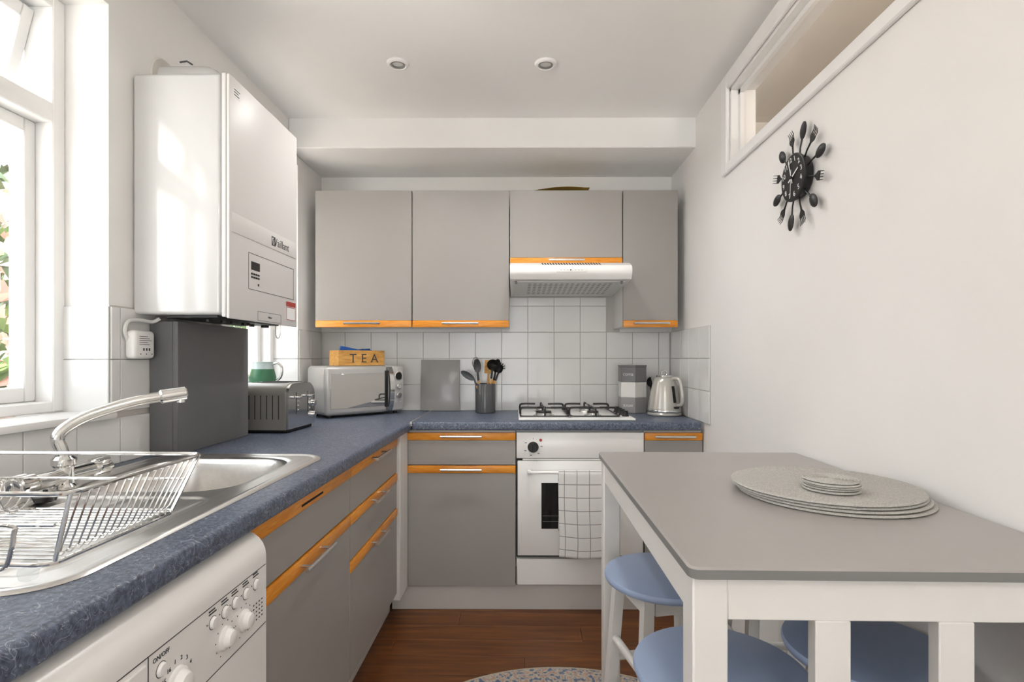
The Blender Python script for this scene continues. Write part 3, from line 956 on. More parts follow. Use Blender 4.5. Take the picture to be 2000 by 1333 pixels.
# dish rack
rk = thing('dish_rack', 'chrome wire dish rack standing on the drainer', 'dish rack', (-0.84, 0.87, CT + 0.008))
RX0, RX1, RY0, RY1, RZ = -1.075, -0.603, 0.695, 0.998, 1.03
QX0, QX1, QY0, QY1, QZ = -1.06, -0.621, 0.690, 0.946, 0.938
part('rim', MB().tube([(a, b, RZ) for a, b in rrect(RX0, RX1, RY0, RY1, 0.022, 6)], 0.0034, 8, True), 'chrome', rk)
part('base_frame', MB().tube([(a, b, QZ) for a, b in rrect(QX0, QX1, QY0, QY1, 0.018, 5)], 0.0032, 8, True), 'chrome', rk)
for k in range(16):
    t = (k + 0.5) / 16
    yb_ = QY0 + 0.01 + (QY1 - QY0 - 0.02) * t
    yt_ = RY0 + 0.015 + (RY1 - RY0 - 0.03) * t
    part('wire', MB().tube([(RX0, yt_, RZ), (QX0, yb_, QZ + 0.016), (QX0 + 0.012, yb_, QZ + 0.002), (QX1 - 0.012, yb_, QZ + 0.002), (QX1 - 0.001, yb_, QZ + 0.014), (RX1, yt_, RZ)], 0.0014, 6), 'chrome', rk)
for yv0, yv1, zz in ((RY1 - 0.012, QY1, 0.99), (RY0, QY0, 0.99)):
    part('cross_wire', MB().tube([(QX0 - 0.006, (yv0 + yv1) / 2, zz), (QX1 + 0.004, (yv0 + yv1) / 2, zz)], 0.0026, 6), 'chrome', rk)
for xx in (QX1 - 0.003, QX0 + 0.003):
    for (ya, yb2) in ((RY0, QY0), (RY1, QY1)):
        part('corner_wire', MB().tube([(xx, yb2 + (0.01 if ya == RY0 else -0.01), QZ), (xx + (RX1 - QX1 if xx > -.8 else RX0 - QX0), ya + (0.01 if ya == RY0 else -0.01), RZ)], 0.003, 8), 'chrome', rk)
coil = []
for k in range(150):
    a = k / 150 * 2 * PI * 10
    coil.append((-1.06 + 0.17 * k / 150, 0.925 + 0.026 * math.cos(a), 0.968 + 0.028 * math.sin(a)))
part('plate_coil', MB().tube(coil, 0.002, 6), 'chrome', rk, label='spiral wire plate holder')
part('end_loop', MB().tube(smooth_path([(-0.74, 0.674, QZ), (-0.676, 0.674, QZ), (-0.662, 0.674, QZ + 0.010), (-0.655, 0.675, QZ + 0.045), (-0.664, 0.676, QZ + 0.056), (-0.76, 0.676, QZ + 0.056)], 4), 0.003, 8), 'chrome', rk)
part('end_loop', MB().tube([(-0.70, 0.674, QZ), (-0.70, QY0 + 0.004, QZ)], 0.0026, 8), 'chrome', rk)
for fx, fy in ((-0.664, 0.94), (-0.664, 0.705), (-1.04, 0.94), (-1.04, 0.705)):
    part('foot', MB().lathe([(0.004, 0), (0.010, 0.003), (0.012, 0.012), (0.009, 0.026), (0.004, 0.030)], 14, Matrix.Translation((fx, fy, CT + 0.0045))), 'clear', rk, label='clear plastic foot')

# ================================================================== WASHING MACHINE
wm = thing('washing_machine', 'white front-loading washing machine under the worktop', 'washing machine', (-0.82, 0.79, 0))
WX = -0.528
wy0, wy1 = 0.492, 1.088
prof = [(-1.10, 0.012), (WX, 0.012), (WX, 0.80)]
for k in range(7):
    a = R(90 * k / 6)
    prof.append((WX - 0.05 + 0.05 * math.cos(a), 0.808 + 0.05 * math.sin(a)))
prof.append((-1.10, 0.858))
wbm = MB().prism(prof, 'y', wy0, wy1)
part('body', wbm, 'appliance', wm, ang=35)
part('top_seam', MB().tube(smooth_path([(-0.573, 0.50, 0.8585), (-0.573, 0.95, 0.8585), (-0.573, 0.985, 0.8585), (-0.583, 0.995, 0.8585), (-0.60, 0.995, 0.8585)], 4), 0.0016, 6), 'dark_gap', wm)
pl = MB()
for z in (0.79, 0.672):
    pl.box(WX - 0.001, WX + 0.0006, wy0, wy1 - 0.003, z - 0.0007, z + 0.0007)
pl.box(WX - 0.001, WX + 0.0006, 0.742, 0.7435, 0.672, 0.79)
part('panel_groove', pl, 'ink', wm)
AX = Matrix.Rotation(R(90), 4, 'Y')
def knob(y, z, r, h=0.017):
    b = MB().lathe([(r * 1.25, 0), (r * 1.2, 0.004), (r, 0.006), (r * 0.93, h * 0.6), (r * 0.75, h * 0.9), (r * 0.4, h), (0, h)], 26, Matrix.Translation((WX, y, z)) @ AX)
    part('knob', b, 'appliance', wm)
def ticks(mb, y, z, r, n, a0, a1):
    for k in range(n):
        a = R(a0 + (a1 - a0) * k / (n - 1))
        mb.cyl((WX, y + r * math.cos(a), z + r * math.sin(a)), (WX + 0.0005, y + r * math.cos(a), z + r * math.sin(a)), 0.0012, n=6)
tk = MB()
for yk in (1.0, 0.937):
    knob(yk, 0.716, 0.0165)
    ticks(tk, yk, 0.716, 0.029, 10, -60, 240)
knob(0.806, 0.714, 0.021, 0.019)
for k in range(4):
    for j in range(5):
        tk.box(WX, WX + 0.0005, 1.035 + k * 0.011, 1.039 + k * 0.011, 0.725 - j * 0.008, 0.7275 - j * 0.008)
part('tick_marks', tk, 'ink', wm)
for yk, z in ((1.046, 0.765), (1.008, 0.763), (0.97, 0.763), (0.937, 0.762), (0.90, 0.761), (0.77, 0.757)):
    part('button', MB().lathe([(0.0105, 0), (0.010, 0.003), (0.008, 0.005), (0, 0.0055)], 18, Matrix.Translation((WX, yk, z)) @ AX), 'appliance', wm)
for yk, z in ((1.046, 0.765), (1.008, 0.763), (0.97, 0.763), (0.937, 0.762), (0.90, 0.761), (0.77, 0.757)):
    part('button_ring', MB().tube([(WX + 0.0002, yk + 0.0112 * math.cos(2 * PI * k / 18), z + 0.0112 * math.sin(2 * PI * k / 18)) for k in range(18)], 0.0005, 4, True), 'ink', wm)
def wtext(t, y, z, s):
    part('lettering', text_mb(t, s, frame_mtx((WX + 0.0004, y, z), (0, 1, 0), (0, 0, 1))), 'ink', wm, smooth=False)
wtext('ON/OFF', 0.77, 0.777, 0.010)
for k, t in enumerate(('15', '16', '1', '2', '3', '4')):
    a = R(146 - k * 24)
    wtext(t, 0.806 + 0.0365 * math.cos(a), 0.714 + 0.0365 * math.sin(a), 0.0095)
tl = MB()
for yk, z in ((1.046, 0.765), (1.008, 0.763), (0.97, 0.763), (0.937, 0.762), (0.90, 0.761)):
    for j in range(2):
        tl.box(WX, WX + 0.0005, yk - 0.012, yk + 0.010 - 0.004 * j, z + 0.016 + j * 0.005, z + 0.0185 + j * 0.005)
    tl.cyl((WX, yk - 0.017, z + 0.003), (WX + 0.0005, yk - 0.017, z + 0.003), 0.0014, n=8)
part('print_lines', tl, 'ink', wm)
part('drawer_front', MB().rbox(WX - 0.001, WX + 0.003, 0.505, 0.738, 0.68, 0.782, 0.001, 1), 'appliance', wm)
part('porthole_ring', MB().lathe([(0.11, 0), (0.175, 0), (0.17, 0.012), (0.14, 0.022), (0.11, 0.016)], 40, Matrix.Translation((WX, 0.79, 0.40)) @ AX, True), 'appliance', wm)
part('porthole_glass', MB().lathe([(0.11, 0.006), (0.09, 0.02), (0.05, 0.028), (0, 0.03)], 36, Matrix.Translation((WX, 0.79, 0.40)) @ AX), 'oven_glass', wm)

# ================================================================== OVEN
OF = 2.552
ov = thing('oven', 'white built-in single oven under the gas hob', 'oven', (0.262, 2.8, 0.12), back=True)
ox0, ox1 = -0.041, 0.566
part('carcass', MB().rbox(ox0, ox1, OF + 0.03, 3.08, 0.125, 0.864, 0.001, 1), 'carcass', ov)
pn = part('control_panel', MB().rbox(ox0 + 0.001, ox1 - 0.001, OF, OF + 0.029, 0.733, 0.857, 0.004, 2), 'appliance', ov)
part('dark_gap', MB().box(ox0 + 0.001, ox1 - 0.001, OF + 0.012, OF + 0.029, 0.262, 0.732), 'dark_gap', ov)
dr_ = part('oven_door', MB().rbox(ox0 + 0.006, ox1 - 0.006, OF - 0.004, OF + 0.011, 0.272, 0.722, 0.003, 2), 'appliance', ov)
part('lip', MB().rbox(ox0 + 0.03, ox1 - 0.03, OF + 0.001, OF + 0.011, 0.7245, 0.731, 0.001, 1), 'appliance', ov)
part('door_window', MB().rbox(0.078, 0.447, OF - 0.0052, OF - 0.0035, 0.40, 0.618, 0.0006, 1), 'oven_glass', dr_, label='black glass oven window')
rkm = MB()
for zz in (0.435, 0.461):
    rkm.cyl((0.085, OF - 0.0056, zz), (0.44, OF - 0.0056, zz), 0.0008, n=6)
part('window_line', rkm, 'tin_mid', dr_)
hd = MB().rbox(0.02, 0.505, OF - 0.046, OF - 0.030, 0.667, 0.681, 0.006, 3)
hd.rbox(0.01, 0.03, OF - 0.042, OF - 0.003, 0.664, 0.684, 0.005, 2).rbox(0.495, 0.515, OF - 0.042, OF - 0.003, 0.664, 0.684, 0.005, 2)
part('handle', hd, 'appliance', dr_)
part('drawer_panel', MB().rbox(ox0 + 0.004, ox1 - 0.004, OF, OF + 0.018, 0.132, 0.255, 0.002, 1), 'appliance', ov)
MY = Matrix.Rotation(R(90), 4, 'X')
kx, kz = 0.039, 0.787
part('knob', MB().lathe([(0.026, 0), (0.026, 0.004), (0.022, 0.008), (0.02, 0.024), (0.017, 0.027), (0, 0.027)], 28, Matrix.Translation((kx, OF, kz)) @ MY).rbox(kx - 0.004, kx + 0.004, OF - 0.031, OF - 0.02, kz - 0.02, kz + 0.02, 0.002, 1), 'black', pn, label='black round oven knob')
part('indicator', MB().lathe([(0.007, 0), (0.006, 0.002), (0, 0.003)], 16, Matrix.Translation((kx + 0.036, OF, kz + 0.033)) @ MY), 'red', pn, label='red indicator lamp')
mk = MB()
for a in (90, 150, 205, 255, 310, 5):
    cx, cz = kx + 0.04 * math.cos(R(a)), kz + 0.04 * math.sin(R(a))
    mk.box(cx - 0.005, cx + 0.005, OF - 0.0004, OF + 0.001, cz - 0.0016, cz + 0.0016) if a != 90 else mk.box(cx - 0.0008, cx + 0.0008, OF - 0.0004, OF + 0.001, cz - 0.004, cz + 0.004)
part('print_marks', mk, 'ink', pn)

# tea towel over the oven handle
tw = MB()
ux, tz = 0.156, 0.683
path = [(-0.027, 0.40), (-0.026, 0.55), (-0.027, 0.662), (-0.030, 0.680), (-0.038, 0.6845), (-0.047, 0.680), (-0.0505, 0.66), (-0.052, 0.50), (-0.054, 0.288)]
acc = [0]
for i in range(1, len(path)):
    acc.append(acc[-1] + math.dist(path[i], path[i - 1]))
Lt = acc[-1]
def tow(u, v):
    s = v * Lt
    i = max(k for k in range(len(acc) - 1) if acc[k] <= s + 1e-9)
    t = (s - acc[i]) / (acc[i + 1] - acc[i])
    n0 = path[i][0] * (1 - t) + path[i + 1][0] * t
    z0_ = path[i][1] * (1 - t) + path[i + 1][1] * t
    hang = max(0, min(1, (0.66 - z0_) / 0.3))
    fold = 0.004 * math.sin(u * 9 + 1) * hang if v > 0.5 else 0
    zs = -0.012 * hang * math.sin(u * 3.0) if v > 0.5 else 0
    x = ux + 0.235 * u + 0.004 * math.sin(v * 9) * hang
    return (x, OF + n0 - abs(fold), z0_ + zs)
NU, NV = 24, 70
tw.grid(tow, NU, NV)
two = single('tea_towel', tw, 'towel', 'white tea towel with grey checks hanging over the oven door handle', 'towel', (0.27, OF - 0.04, 0.29), back=True, ang=180)
uvl = two.data.uv_layers.new(name='UVMap')
uvs = [((i / NU) * 0.235 + 0.033, (j / NV) * Lt) for j in range(NV + 1) for i in range(NU + 1)]
for lp_ in two.data.loops:
    uvl.data[lp_.index].uv = uvs[lp_.vertex_index]
sm = two.modifiers.new('thickness', 'SOLIDIFY'); sm.thickness = 0.002; sm.offset = 0

# ================================================================== HOB
hbz = CT + 0.001
hob = thing('gas_hob', 'white four-burner gas hob set into the worktop', 'hob', (0.262, 2.84, hbz), back=True)
hx0, hx1, hy0, hy1 = -0.03, 0.535, 2.585, 3.06
part('plate', MB().rbox(hx0, hx1, hy0, hy1, hbz, hbz + 0.012, 0.005, 2), 'appliance', hob)
for kx_, ky_, rr in ((0.098, 2.71, 0.042), (0.098, 2.94, 0.03), (0.345, 2.71, 0.032), (0.345, 2.94, 0.042)):
    b = part('burner', MB().lathe([(rr + 0.012, 0), (rr + 0.01, 0.004), (rr, 0.006), (rr, 0.016), (rr - 0.006, 0.018), (0, 0.018)], 28, Matrix.Translation((kx_, ky_, hbz + 0.012))), 'steel', hob)
    part('burner_cap', MB().lathe([(rr - 0.004, 0), (rr - 0.004, 0.005), (rr - 0.009, 0.007), (0, 0.007)], 28, Matrix.Translation((kx_, ky_, hbz + 0.030))), 'black_iron', b)
for gx in (0.098, 0.345):
    gb = MB()
    w, zt_ = 0.118, hbz + 0.052
    zl = hbz + 0.014
    fr_pts = rrect(gx - w, gx + w, 2.605, 3.045, 0.02, 4)
    gb.tube([(a, b_, zl + 0.006) for a, b_ in fr_pts], 0.004, 6, True)
    for yb_ in (2.71, 2.94):
        for s_ in (-1, 1):
            gb.tube(smooth_path([(gx + s_ * w, yb_, zl + 0.006), (gx + s_ * w, yb_, zt_ - 0.012), (gx + s_ * (w - 0.012), yb_, zt_), (gx + s_ * 0.035, yb_, zt_)], 4), 0.0052, 8)
        for s_ in (-1, 1):
            yo = yb_ + s_ * 0.105
            gb.tube(smooth_path([(gx, yo, zl + 0.006), (gx, yo, zt_ - 0.012), (gx, yo - s_ * 0.012, zt_), (gx, yb_ + s_ * 0.035, zt_)], 4), 0.0045, 8)
    part('pan_support', gb, 'black_iron', hob)
for k in range(4):
    part('knob', MB().lathe([(0.019, 0), (0.018, 0.004), (0.0145, 0.008), (0.0135, 0.026), (0.011, 0.028), (0, 0.028)], 20, Matrix.Translation((0.503, 2.68 + k * 0.075, hbz + 0.012))), 'black', hob)

# ================================================================== COOKER HOOD
hood = thing('cooker_hood', 'white visor cooker hood under the short wall cabinet', 'cooker hood', (0.225, 2.86, 1.56), back=True)
qx0, qx1 = -0.072, 0.527
HF = 2.63
# side profile (y, z)
pf = [(YB - 0.004, 1.568), (YB - 0.004, 1.70), (2.852, 1.700), (2.852, 1.688), (2.69, 1.687), (HF + 0.020, 1.6695)]
for k in range(7):
    a = R(70 + 150 * k / 6)
    pf.append((HF + 0.022 + 0.022 * math.cos(a) if k else HF + 0.016, 1.640 + 0.030 * math.sin(a) if k else 1.668))
pf += [(HF + 0.02, 1.60), (HF + 0.05, 1.598)]
part('canopy', MB().prism(pf, 'x', qx0, qx1), 'appliance', hood, ang=40)
fm = part('filter_panel', MB().add([(qx0 + 0.02, HF + 0.06, 1.5955), (qx1 - 0.02, HF + 0.06, 1.5955), (qx1 - 0.02, YB - 0.04, 1.567), (qx0 + 0.02, YB - 0.04, 1.567),
                                    (qx0 + 0.02, HF + 0.06, 1.5925), (qx1 - 0.02, HF + 0.06, 1.5925), (qx1 - 0.02, YB - 0.04, 1.564), (qx0 + 0.02, YB - 0.04, 1.564)],
                                   [(0, 1, 2, 3), (7, 6, 5, 4), (0, 4, 5, 1), (1, 5, 6, 2), (2, 6, 7, 3), (3, 7, 4, 0)]), 'filter', hood)
def under(y): return 1.5925 - (y - HF - 0.06) / (YB - 0.04 - HF - 0.06) * 0.0285
sl = MB()
for j in range(7):
    yy = HF + 0.10 + j * 0.042
    for k in range(16):
        xx = 0.02 + k * 0.0275
        sl.add([(xx, yy, under(yy) - 0.0005), (xx + 0.015, yy, under(yy) - 0.0005), (xx + 0.015, yy + 0.022, under(yy + .022) - 0.0005), (xx, yy + 0.022, under(yy + .022) - 0.0005)], [(0, 1, 2, 3)])
part('filter_slots', sl, 'tin_mid', fm, smooth=False, kind='stuff')
for xx in (qx0 + 0.025, qx1 - 0.045):
    part('clip', MB().rbox(xx, xx + 0.012, HF + 0.058, HF + 0.075, 1.583, 1.597, 0.002, 1), 'tin_dark', hood)
vs = MB()
for k in range(22):
    xx = 0.085 + k * 0.0135
    ya, za_, yb3, zb3 = HF + 0.0225, 1.6706, HF + 0.056, 1.6853
    vs.add([(xx + 0.004, ya - 0.0006, za_ + 0.0008), (xx + 0.011, ya - 0.0006, za_ + 0.0008), (xx + 0.006, yb3 - 0.0006, zb3 + 0.0008), (xx - 0.001, yb3 - 0.0006, zb3 + 0.0008)], [(0, 1, 2, 3)])
part('vent_slots', vs, 'dark_gap', hood, smooth=False, kind='stuff')
sw = part('switch_panel', MB().rbox(0.157, 0.305, HF - 0.0015, HF + 0.01, 1.632, 1.652, 0.002, 2), 'appliance', hood)
tl = MB()
for k in range(3):
    tl.box(0.175 + k * 0.016, 0.183 + k * .016, HF - 0.002, HF, 1.641, 1.6425).box(0.245 + k * 0.016, 0.253 + k * .016, HF - 0.002, HF, 1.641, 1.6425)
part('print_marks', tl, 'tin_dark', sw)
part('indicator', MB().cyl((0.226, HF, 1.642), (0.226, HF - 0.003, 1.642), 0.0034), 'black', sw)

# ================================================================== SMALL APPLIANCES
# toaster
tz = CT + 0.001
ts = thing('toaster', 'grey four-slot toaster with chrome front on the worktop', 'toaster', (-1.045, 2.265, tz), local=True, rz=R(-2))
D, Wd, H = 0.205, 0.255, 0.20      # depth along x, width along y
body = MB()
pr = [(-Wd / 2, 0.012), (Wd / 2, 0.012)]
for k in range(9):
    a = R(0 + 90 * k / 8); pr.append((Wd / 2 - 0.075 + 0.075 * math.cos(a), H - 0.06 + 0.06 * math.sin(a)))
for k in range(9):
    a = R(90 + 90 * k / 8); pr.append((-Wd / 2 + 0.045 + 0.045 * math.cos(a), H - 0.045 + 0.045 * math.sin(a)))
body.prism(pr, 'x', -D / 2, D / 2 - 0.012)
part('shell', body, 'toaster', ts, ang=35)
fpz = [(-Wd / 2 + 0.002, 0.014), (Wd / 2 - 0.002, 0.014)] + [(u * 0.985, z - 0.002) for u, z in pr[2:]]
part('front_plate', MB().prism(fpz, 'x', D / 2 - 0.0118, D / 2), 'chrome', ts, label='polished chrome front plate', ang=35)
part('base', MB().rbox(-D / 2 + 0.01, D / 2 - 0.01, -Wd / 2 + 0.01, Wd / 2 - 0.01, 0, 0.0125, 0.003, 1), 'black', ts)
for k in range(7):
    xx = -0.085 + k * 0.0245
    part('groove', MB().box(xx, xx + 0.003, -Wd / 2 - 0.0008, -Wd / 2 + 0.004, 0.055, 0.152), 'dark_gap', ts)
for yy in (-0.062, -0.02, 0.022, 0.062):
    part('bread_slot', MB().rbox(-0.08, 0.07, yy - 0.011, yy + 0.011, H - 0.004, H + 0.0012, 0.001, 1), 'dark_gap', ts)
for s_ in (-0.055, 0.055):
    part('lever_slot', MB().box(D / 2, D / 2 + 0.0006, s_ - 0.002, s_ + 0.002, 0.07, 0.16), 'dark_gap', ts)
    part('lever', MB().rbox(D / 2, D / 2 + 0.024, s_ - 0.016, s_ + 0.016, 0.136, 0.146, 0.004, 2), 'chrome', ts)
    for k in range(3):
        part('button', MB().lathe([(0.0055, 0), (0.005, 0.003), (0, 0.004)], 12, Matrix.Translation((D / 2, s_ + 0.022, 0.085 + k * 0.018)) @ AX), 'chrome', ts)
part('dial', MB().lathe([(0.016, 0), (0.015, 0.012), (0.012, 0.015), (0, 0.015)], 22, Matrix.Translation((D / 2, 0.10, 0.105)) @ AX), 'chrome', ts)
part('dial', MB().lathe([(0.016, 0), (0.015, 0.012), (0.012, 0.015), (0, 0.015)], 22, Matrix.Translation((D / 2, 0.10, 0.055)) @ AX), 'chrome', ts)

# microwave
mw = thing('microwave', 'silver grey microwave with mirrored door standing across the corner', 'microwave', (-0.905, 2.878, CT + 0.001), rz=R(45), local=True)
Lw, Ld, Lh = 0.45, 0.225, 0.262
part('body', MB().rbox(-Lw / 2, Lw / 2, -Ld / 2 + 0.012, Ld / 2, 0.012, Lh, 0.022, 4), 'microwave', mw)
ff = part('front_frame', MB().rbox(-Lw / 2, 0.125, -Ld / 2 - 0.002, -Ld / 2 + 0.03, 0.012, Lh, 0.02, 4), 'microwave', mw)
part('door_mirror', MB().rbox(-Lw / 2 + 0.026, 0.105, -Ld / 2 - 0.0035, -Ld / 2, 0.046, 0.222, 0.001, 1), 'mirror', ff, label='mirrored door glass')
part('door_gap', MB().rbox(0.105, 0.125, -Ld / 2 - 0.003, -Ld / 2 + 0.02, 0.04, 0.235, 0.001, 1), 'black', ff)
hp = []
for k in range(13):
    t = k / 12
    hp.append((0.137, -Ld / 2 - 0.002 - 0.028 * math.sin(PI * t) ** 0.6 if 0 < t < 1 else -Ld / 2, 0.02 + t * (Lh - 0.028)))
hm = MB()
for i, p in enumerate(hp):
    hm.v += [Vector((p[0] - 0.013, p[1], p[2])), Vector((p[0] + 0.013, p[1], p[2])), Vector((p[0] + 0.013, p[1] + 0.012, p[2])), Vector((p[0] - 0.013, p[1] + 0.012, p[2]))]
    if i:
        o_ = 4 * i
        hm.f += [[o_ - 4 + j, o_ - 4 + (j + 1) % 4, o_ + (j + 1) % 4, o_ + j] for j in range(4)]
hm.f += [[0, 1, 2, 3], [4 * 12 + 3, 4 * 12 + 2, 4 * 12 + 1, 4 * 12]]
part('door_handle', hm, 'chrome', mw)
cp = part('control_panel', MB().rbox(0.15, Lw / 2, -Ld / 2 - 0.004, -Ld / 2 + 0.03, 0.014, Lh - 0.002, 0.012, 3), 'microwave', mw)
def mwl(x, z, prof, name, m, label=None):
    part(name, MB().lathe(prof, 26, Matrix.Translation((x, -Ld / 2 - 0.004, z)) @ MY), m, cp, label)
mwl(0.188, 0.205, [(0.024, 0), (0.024, 0.004), (0.020, 0.005), (0.020, 0.002), (0, 0.002)], 'display_ring', 'chrome')
mwl(0.188, 0.205, [(0.0198, 0.002), (0.0198, 0.0028), (0, 0.0028)], 'display', 'black', 'round dark display')
mwl(0.188, 0.242, [(0.006, 0), (0.005, 0.002), (0, 0.002)], 'button', 'chrome')
for z in (0.148, 0.100):
    mwl(0.188, z, [(0.0165, 0), (0.0155, 0.012), (0.012, 0.015), (0, 0.015)], 'knob', 'chrome')
for x in (0.175, 0.202):
    mwl(x, 0.062, [(0.005, 0), (0.0045, 0.002), (0, 0.002)], 'button', 'chrome')
fm_ = MB()
for sx in (-1, 1):
    for sy in (-1, 1):
        fm_ = MB().cyl((sx * 0.19, sy * 0.08, 0), (sx * 0.19, sy * 0.08, 0.0125), 0.012)
        part('foot', fm_, 'black', mw)

# tea box on the microwave
bz = CT + 0.001 + Lh + 0.0008
tbx = thing('tea_box', 'open light wooden box lettered TEA on top of the microwave', 'box', (-0.896, 2.868, bz), rz=R(45), local=True)
bw, bd_, bh, t_ = 0.266, 0.105, 0.08, 0.008
part('front_board', MB().rbox(-bw / 2, bw / 2, -bd_ / 2, -bd_ / 2 + t_, 0, bh, 0.001, 1), 'light_wood', tbx)
part('back_board', MB().rbox(-bw / 2, bw / 2, bd_ / 2 - t_, bd_ / 2, 0, bh, 0.001, 1), 'light_wood', tbx)
for s_ in (-1, 1):
    part('side_board', MB().rbox(s_ * bw / 2, s_ * (bw / 2 - t_), -bd_ / 2 + t_, bd_ / 2 - t_, 0, bh, 0.001, 1), 'light_wood', tbx)
part('bottom_board', MB().box(-bw / 2 + t_, bw / 2 - t_, -bd_ / 2 + t_, bd_ / 2 - t_, 0, 0.005), 'light_wood', tbx)
for k, ch in enumerate('TEA'):
    cu_m = text_mb(ch, 0.066, frame_mtx((-0.052 + k * 0.062, -bd_ / 2 - 0.0003, bh / 2 - 0.004), (1, 0, 0), (0, 0, 1)))
    sx0, sx1 = min(p.x for p in cu_m.v), max(p.x for p in cu_m.v)
    sz0, sz1 = min(p.z for p in cu_m.v), max(p.z for p in cu_m.v)
    # small slab serifs
    yk0, yk1 = -bd_ / 2 - 0.0006, -bd_ / 2 + 0.0001
    feet = {'T': [((sx0 + sx1) / 2, sz0)], 'E': [(sx0 + 0.004, sz0), (sx0 + 0.004, sz1)], 'A': [(sx0 + 0.004, sz0), (sx1 - 0.004, sz0)]}[ch]
    for fx, fz in feet:
        cu_m.box(fx - 0.008, fx + 0.008, yk0, yk1, fz - (0 if fz < bh / 2 - 0.004 else 0.0025), fz + (0.0025 if fz < bh / 2 - 0.004 else 0))
    part('lettering', cu_m, 'ink', tbx, smooth=False)
rs = random.Random(4)
for k, (x, w, dz, tl_) in enumerate(((-0.055, 0.11, 0.018, 10), (0.02, 0.10, 0.012, -4), (0.06, 0.06, 0.011, 6), (-0.02, 0.09, 0.008, 3))):
    s = MB().rbox(-w / 2, w / 2, -0.0035, 0.0035, -0.06, 0, 0.002, 1)
    s.xf(Matrix.Rotation(R(tl_), 4, 'Y'))
    a9 = R(45)
    lx, ly = x, -0.024 + 0.016 * k
    single('tea_sachet', s, 'blue', ['blue foil tea sachet sticking up highest at one end of the tea box', 'blue foil tea sachet lying level in the tea box', 'short blue foil tea sachet near the far end of the tea box', 'blue foil tea sachet at the back of the tea box'][k], 'sachet',
           (-0.896 + lx * math.cos(a9) - ly * math.sin(a9), 2.868 + lx * math.sin(a9) + ly * math.cos(a9), bz + bh + dz - 0.004), rz=a9, local=True, group='tea sachets in the tea box')

# glass chopping board leaning on the wall
cb = MB().rbox(-0.112, 0.112, -0.003, 0.003, 0, 0.293, 0.002, 2)
cb.xf(Matrix.Rotation(R(-5.5), 4, 'X'))
cbo = single('chopping_board', cb, 'board', 'plain grey chopping board leaning against the tiles', 'chopping board', (-0.478, YB - 0.043, CT + 0.0015), local=True, back=True)

# utensil pot
ppx, ppy = -0.212, 2.985
pot = single('utensil_pot', MB().lathe([(0.0, 0.004), (0.052, 0.004), (0.0535, 0), (0.056, 0.003), (0.0575, 0.158), (0.0565, 0.161), (0.0535, 0.160), (0.0525, 0.01), (0.0, 0.009)], 40), 'pot', 'charcoal ceramic pot holding kitchen utensils', 'pot', (ppx, ppy, CT + 0.001), local=True, back=True)
def blade(mb, c, w, h, t, mtx, cup=0.0, n=14):
    # oval blade in local XZ plane, thickness along y
    vs, fs = [], []
    rings = 5
    for sgn in (0, 1):
        for i in range(rings + 1):
            r = i / rings
            for k in range(n):
                a = 2 * PI * k / n
                vs.append(mtx @ Vector((w / 2 * r * math.cos(a), (1 - r * r) * cup + (t / 2 if sgn else -t / 2), h / 2 * (1 + r * math.sin(a)))))
    off = (rings + 1) * n
    for s_ in (0, off):
        for i in range(rings):
            fs += [(s_ + i * n + k, s_ + i * n + (k + 1) % n, s_ + (i + 1) * n + (k + 1) % n, s_ + (i + 1) * n + k) for k in range(n)]
    fs += [(rings * n + k, rings * n + (k + 1) % n, off + rings * n + (k + 1) % n, off + rings * n + k) for k in range(n)]
    return mb.add(vs, fs)
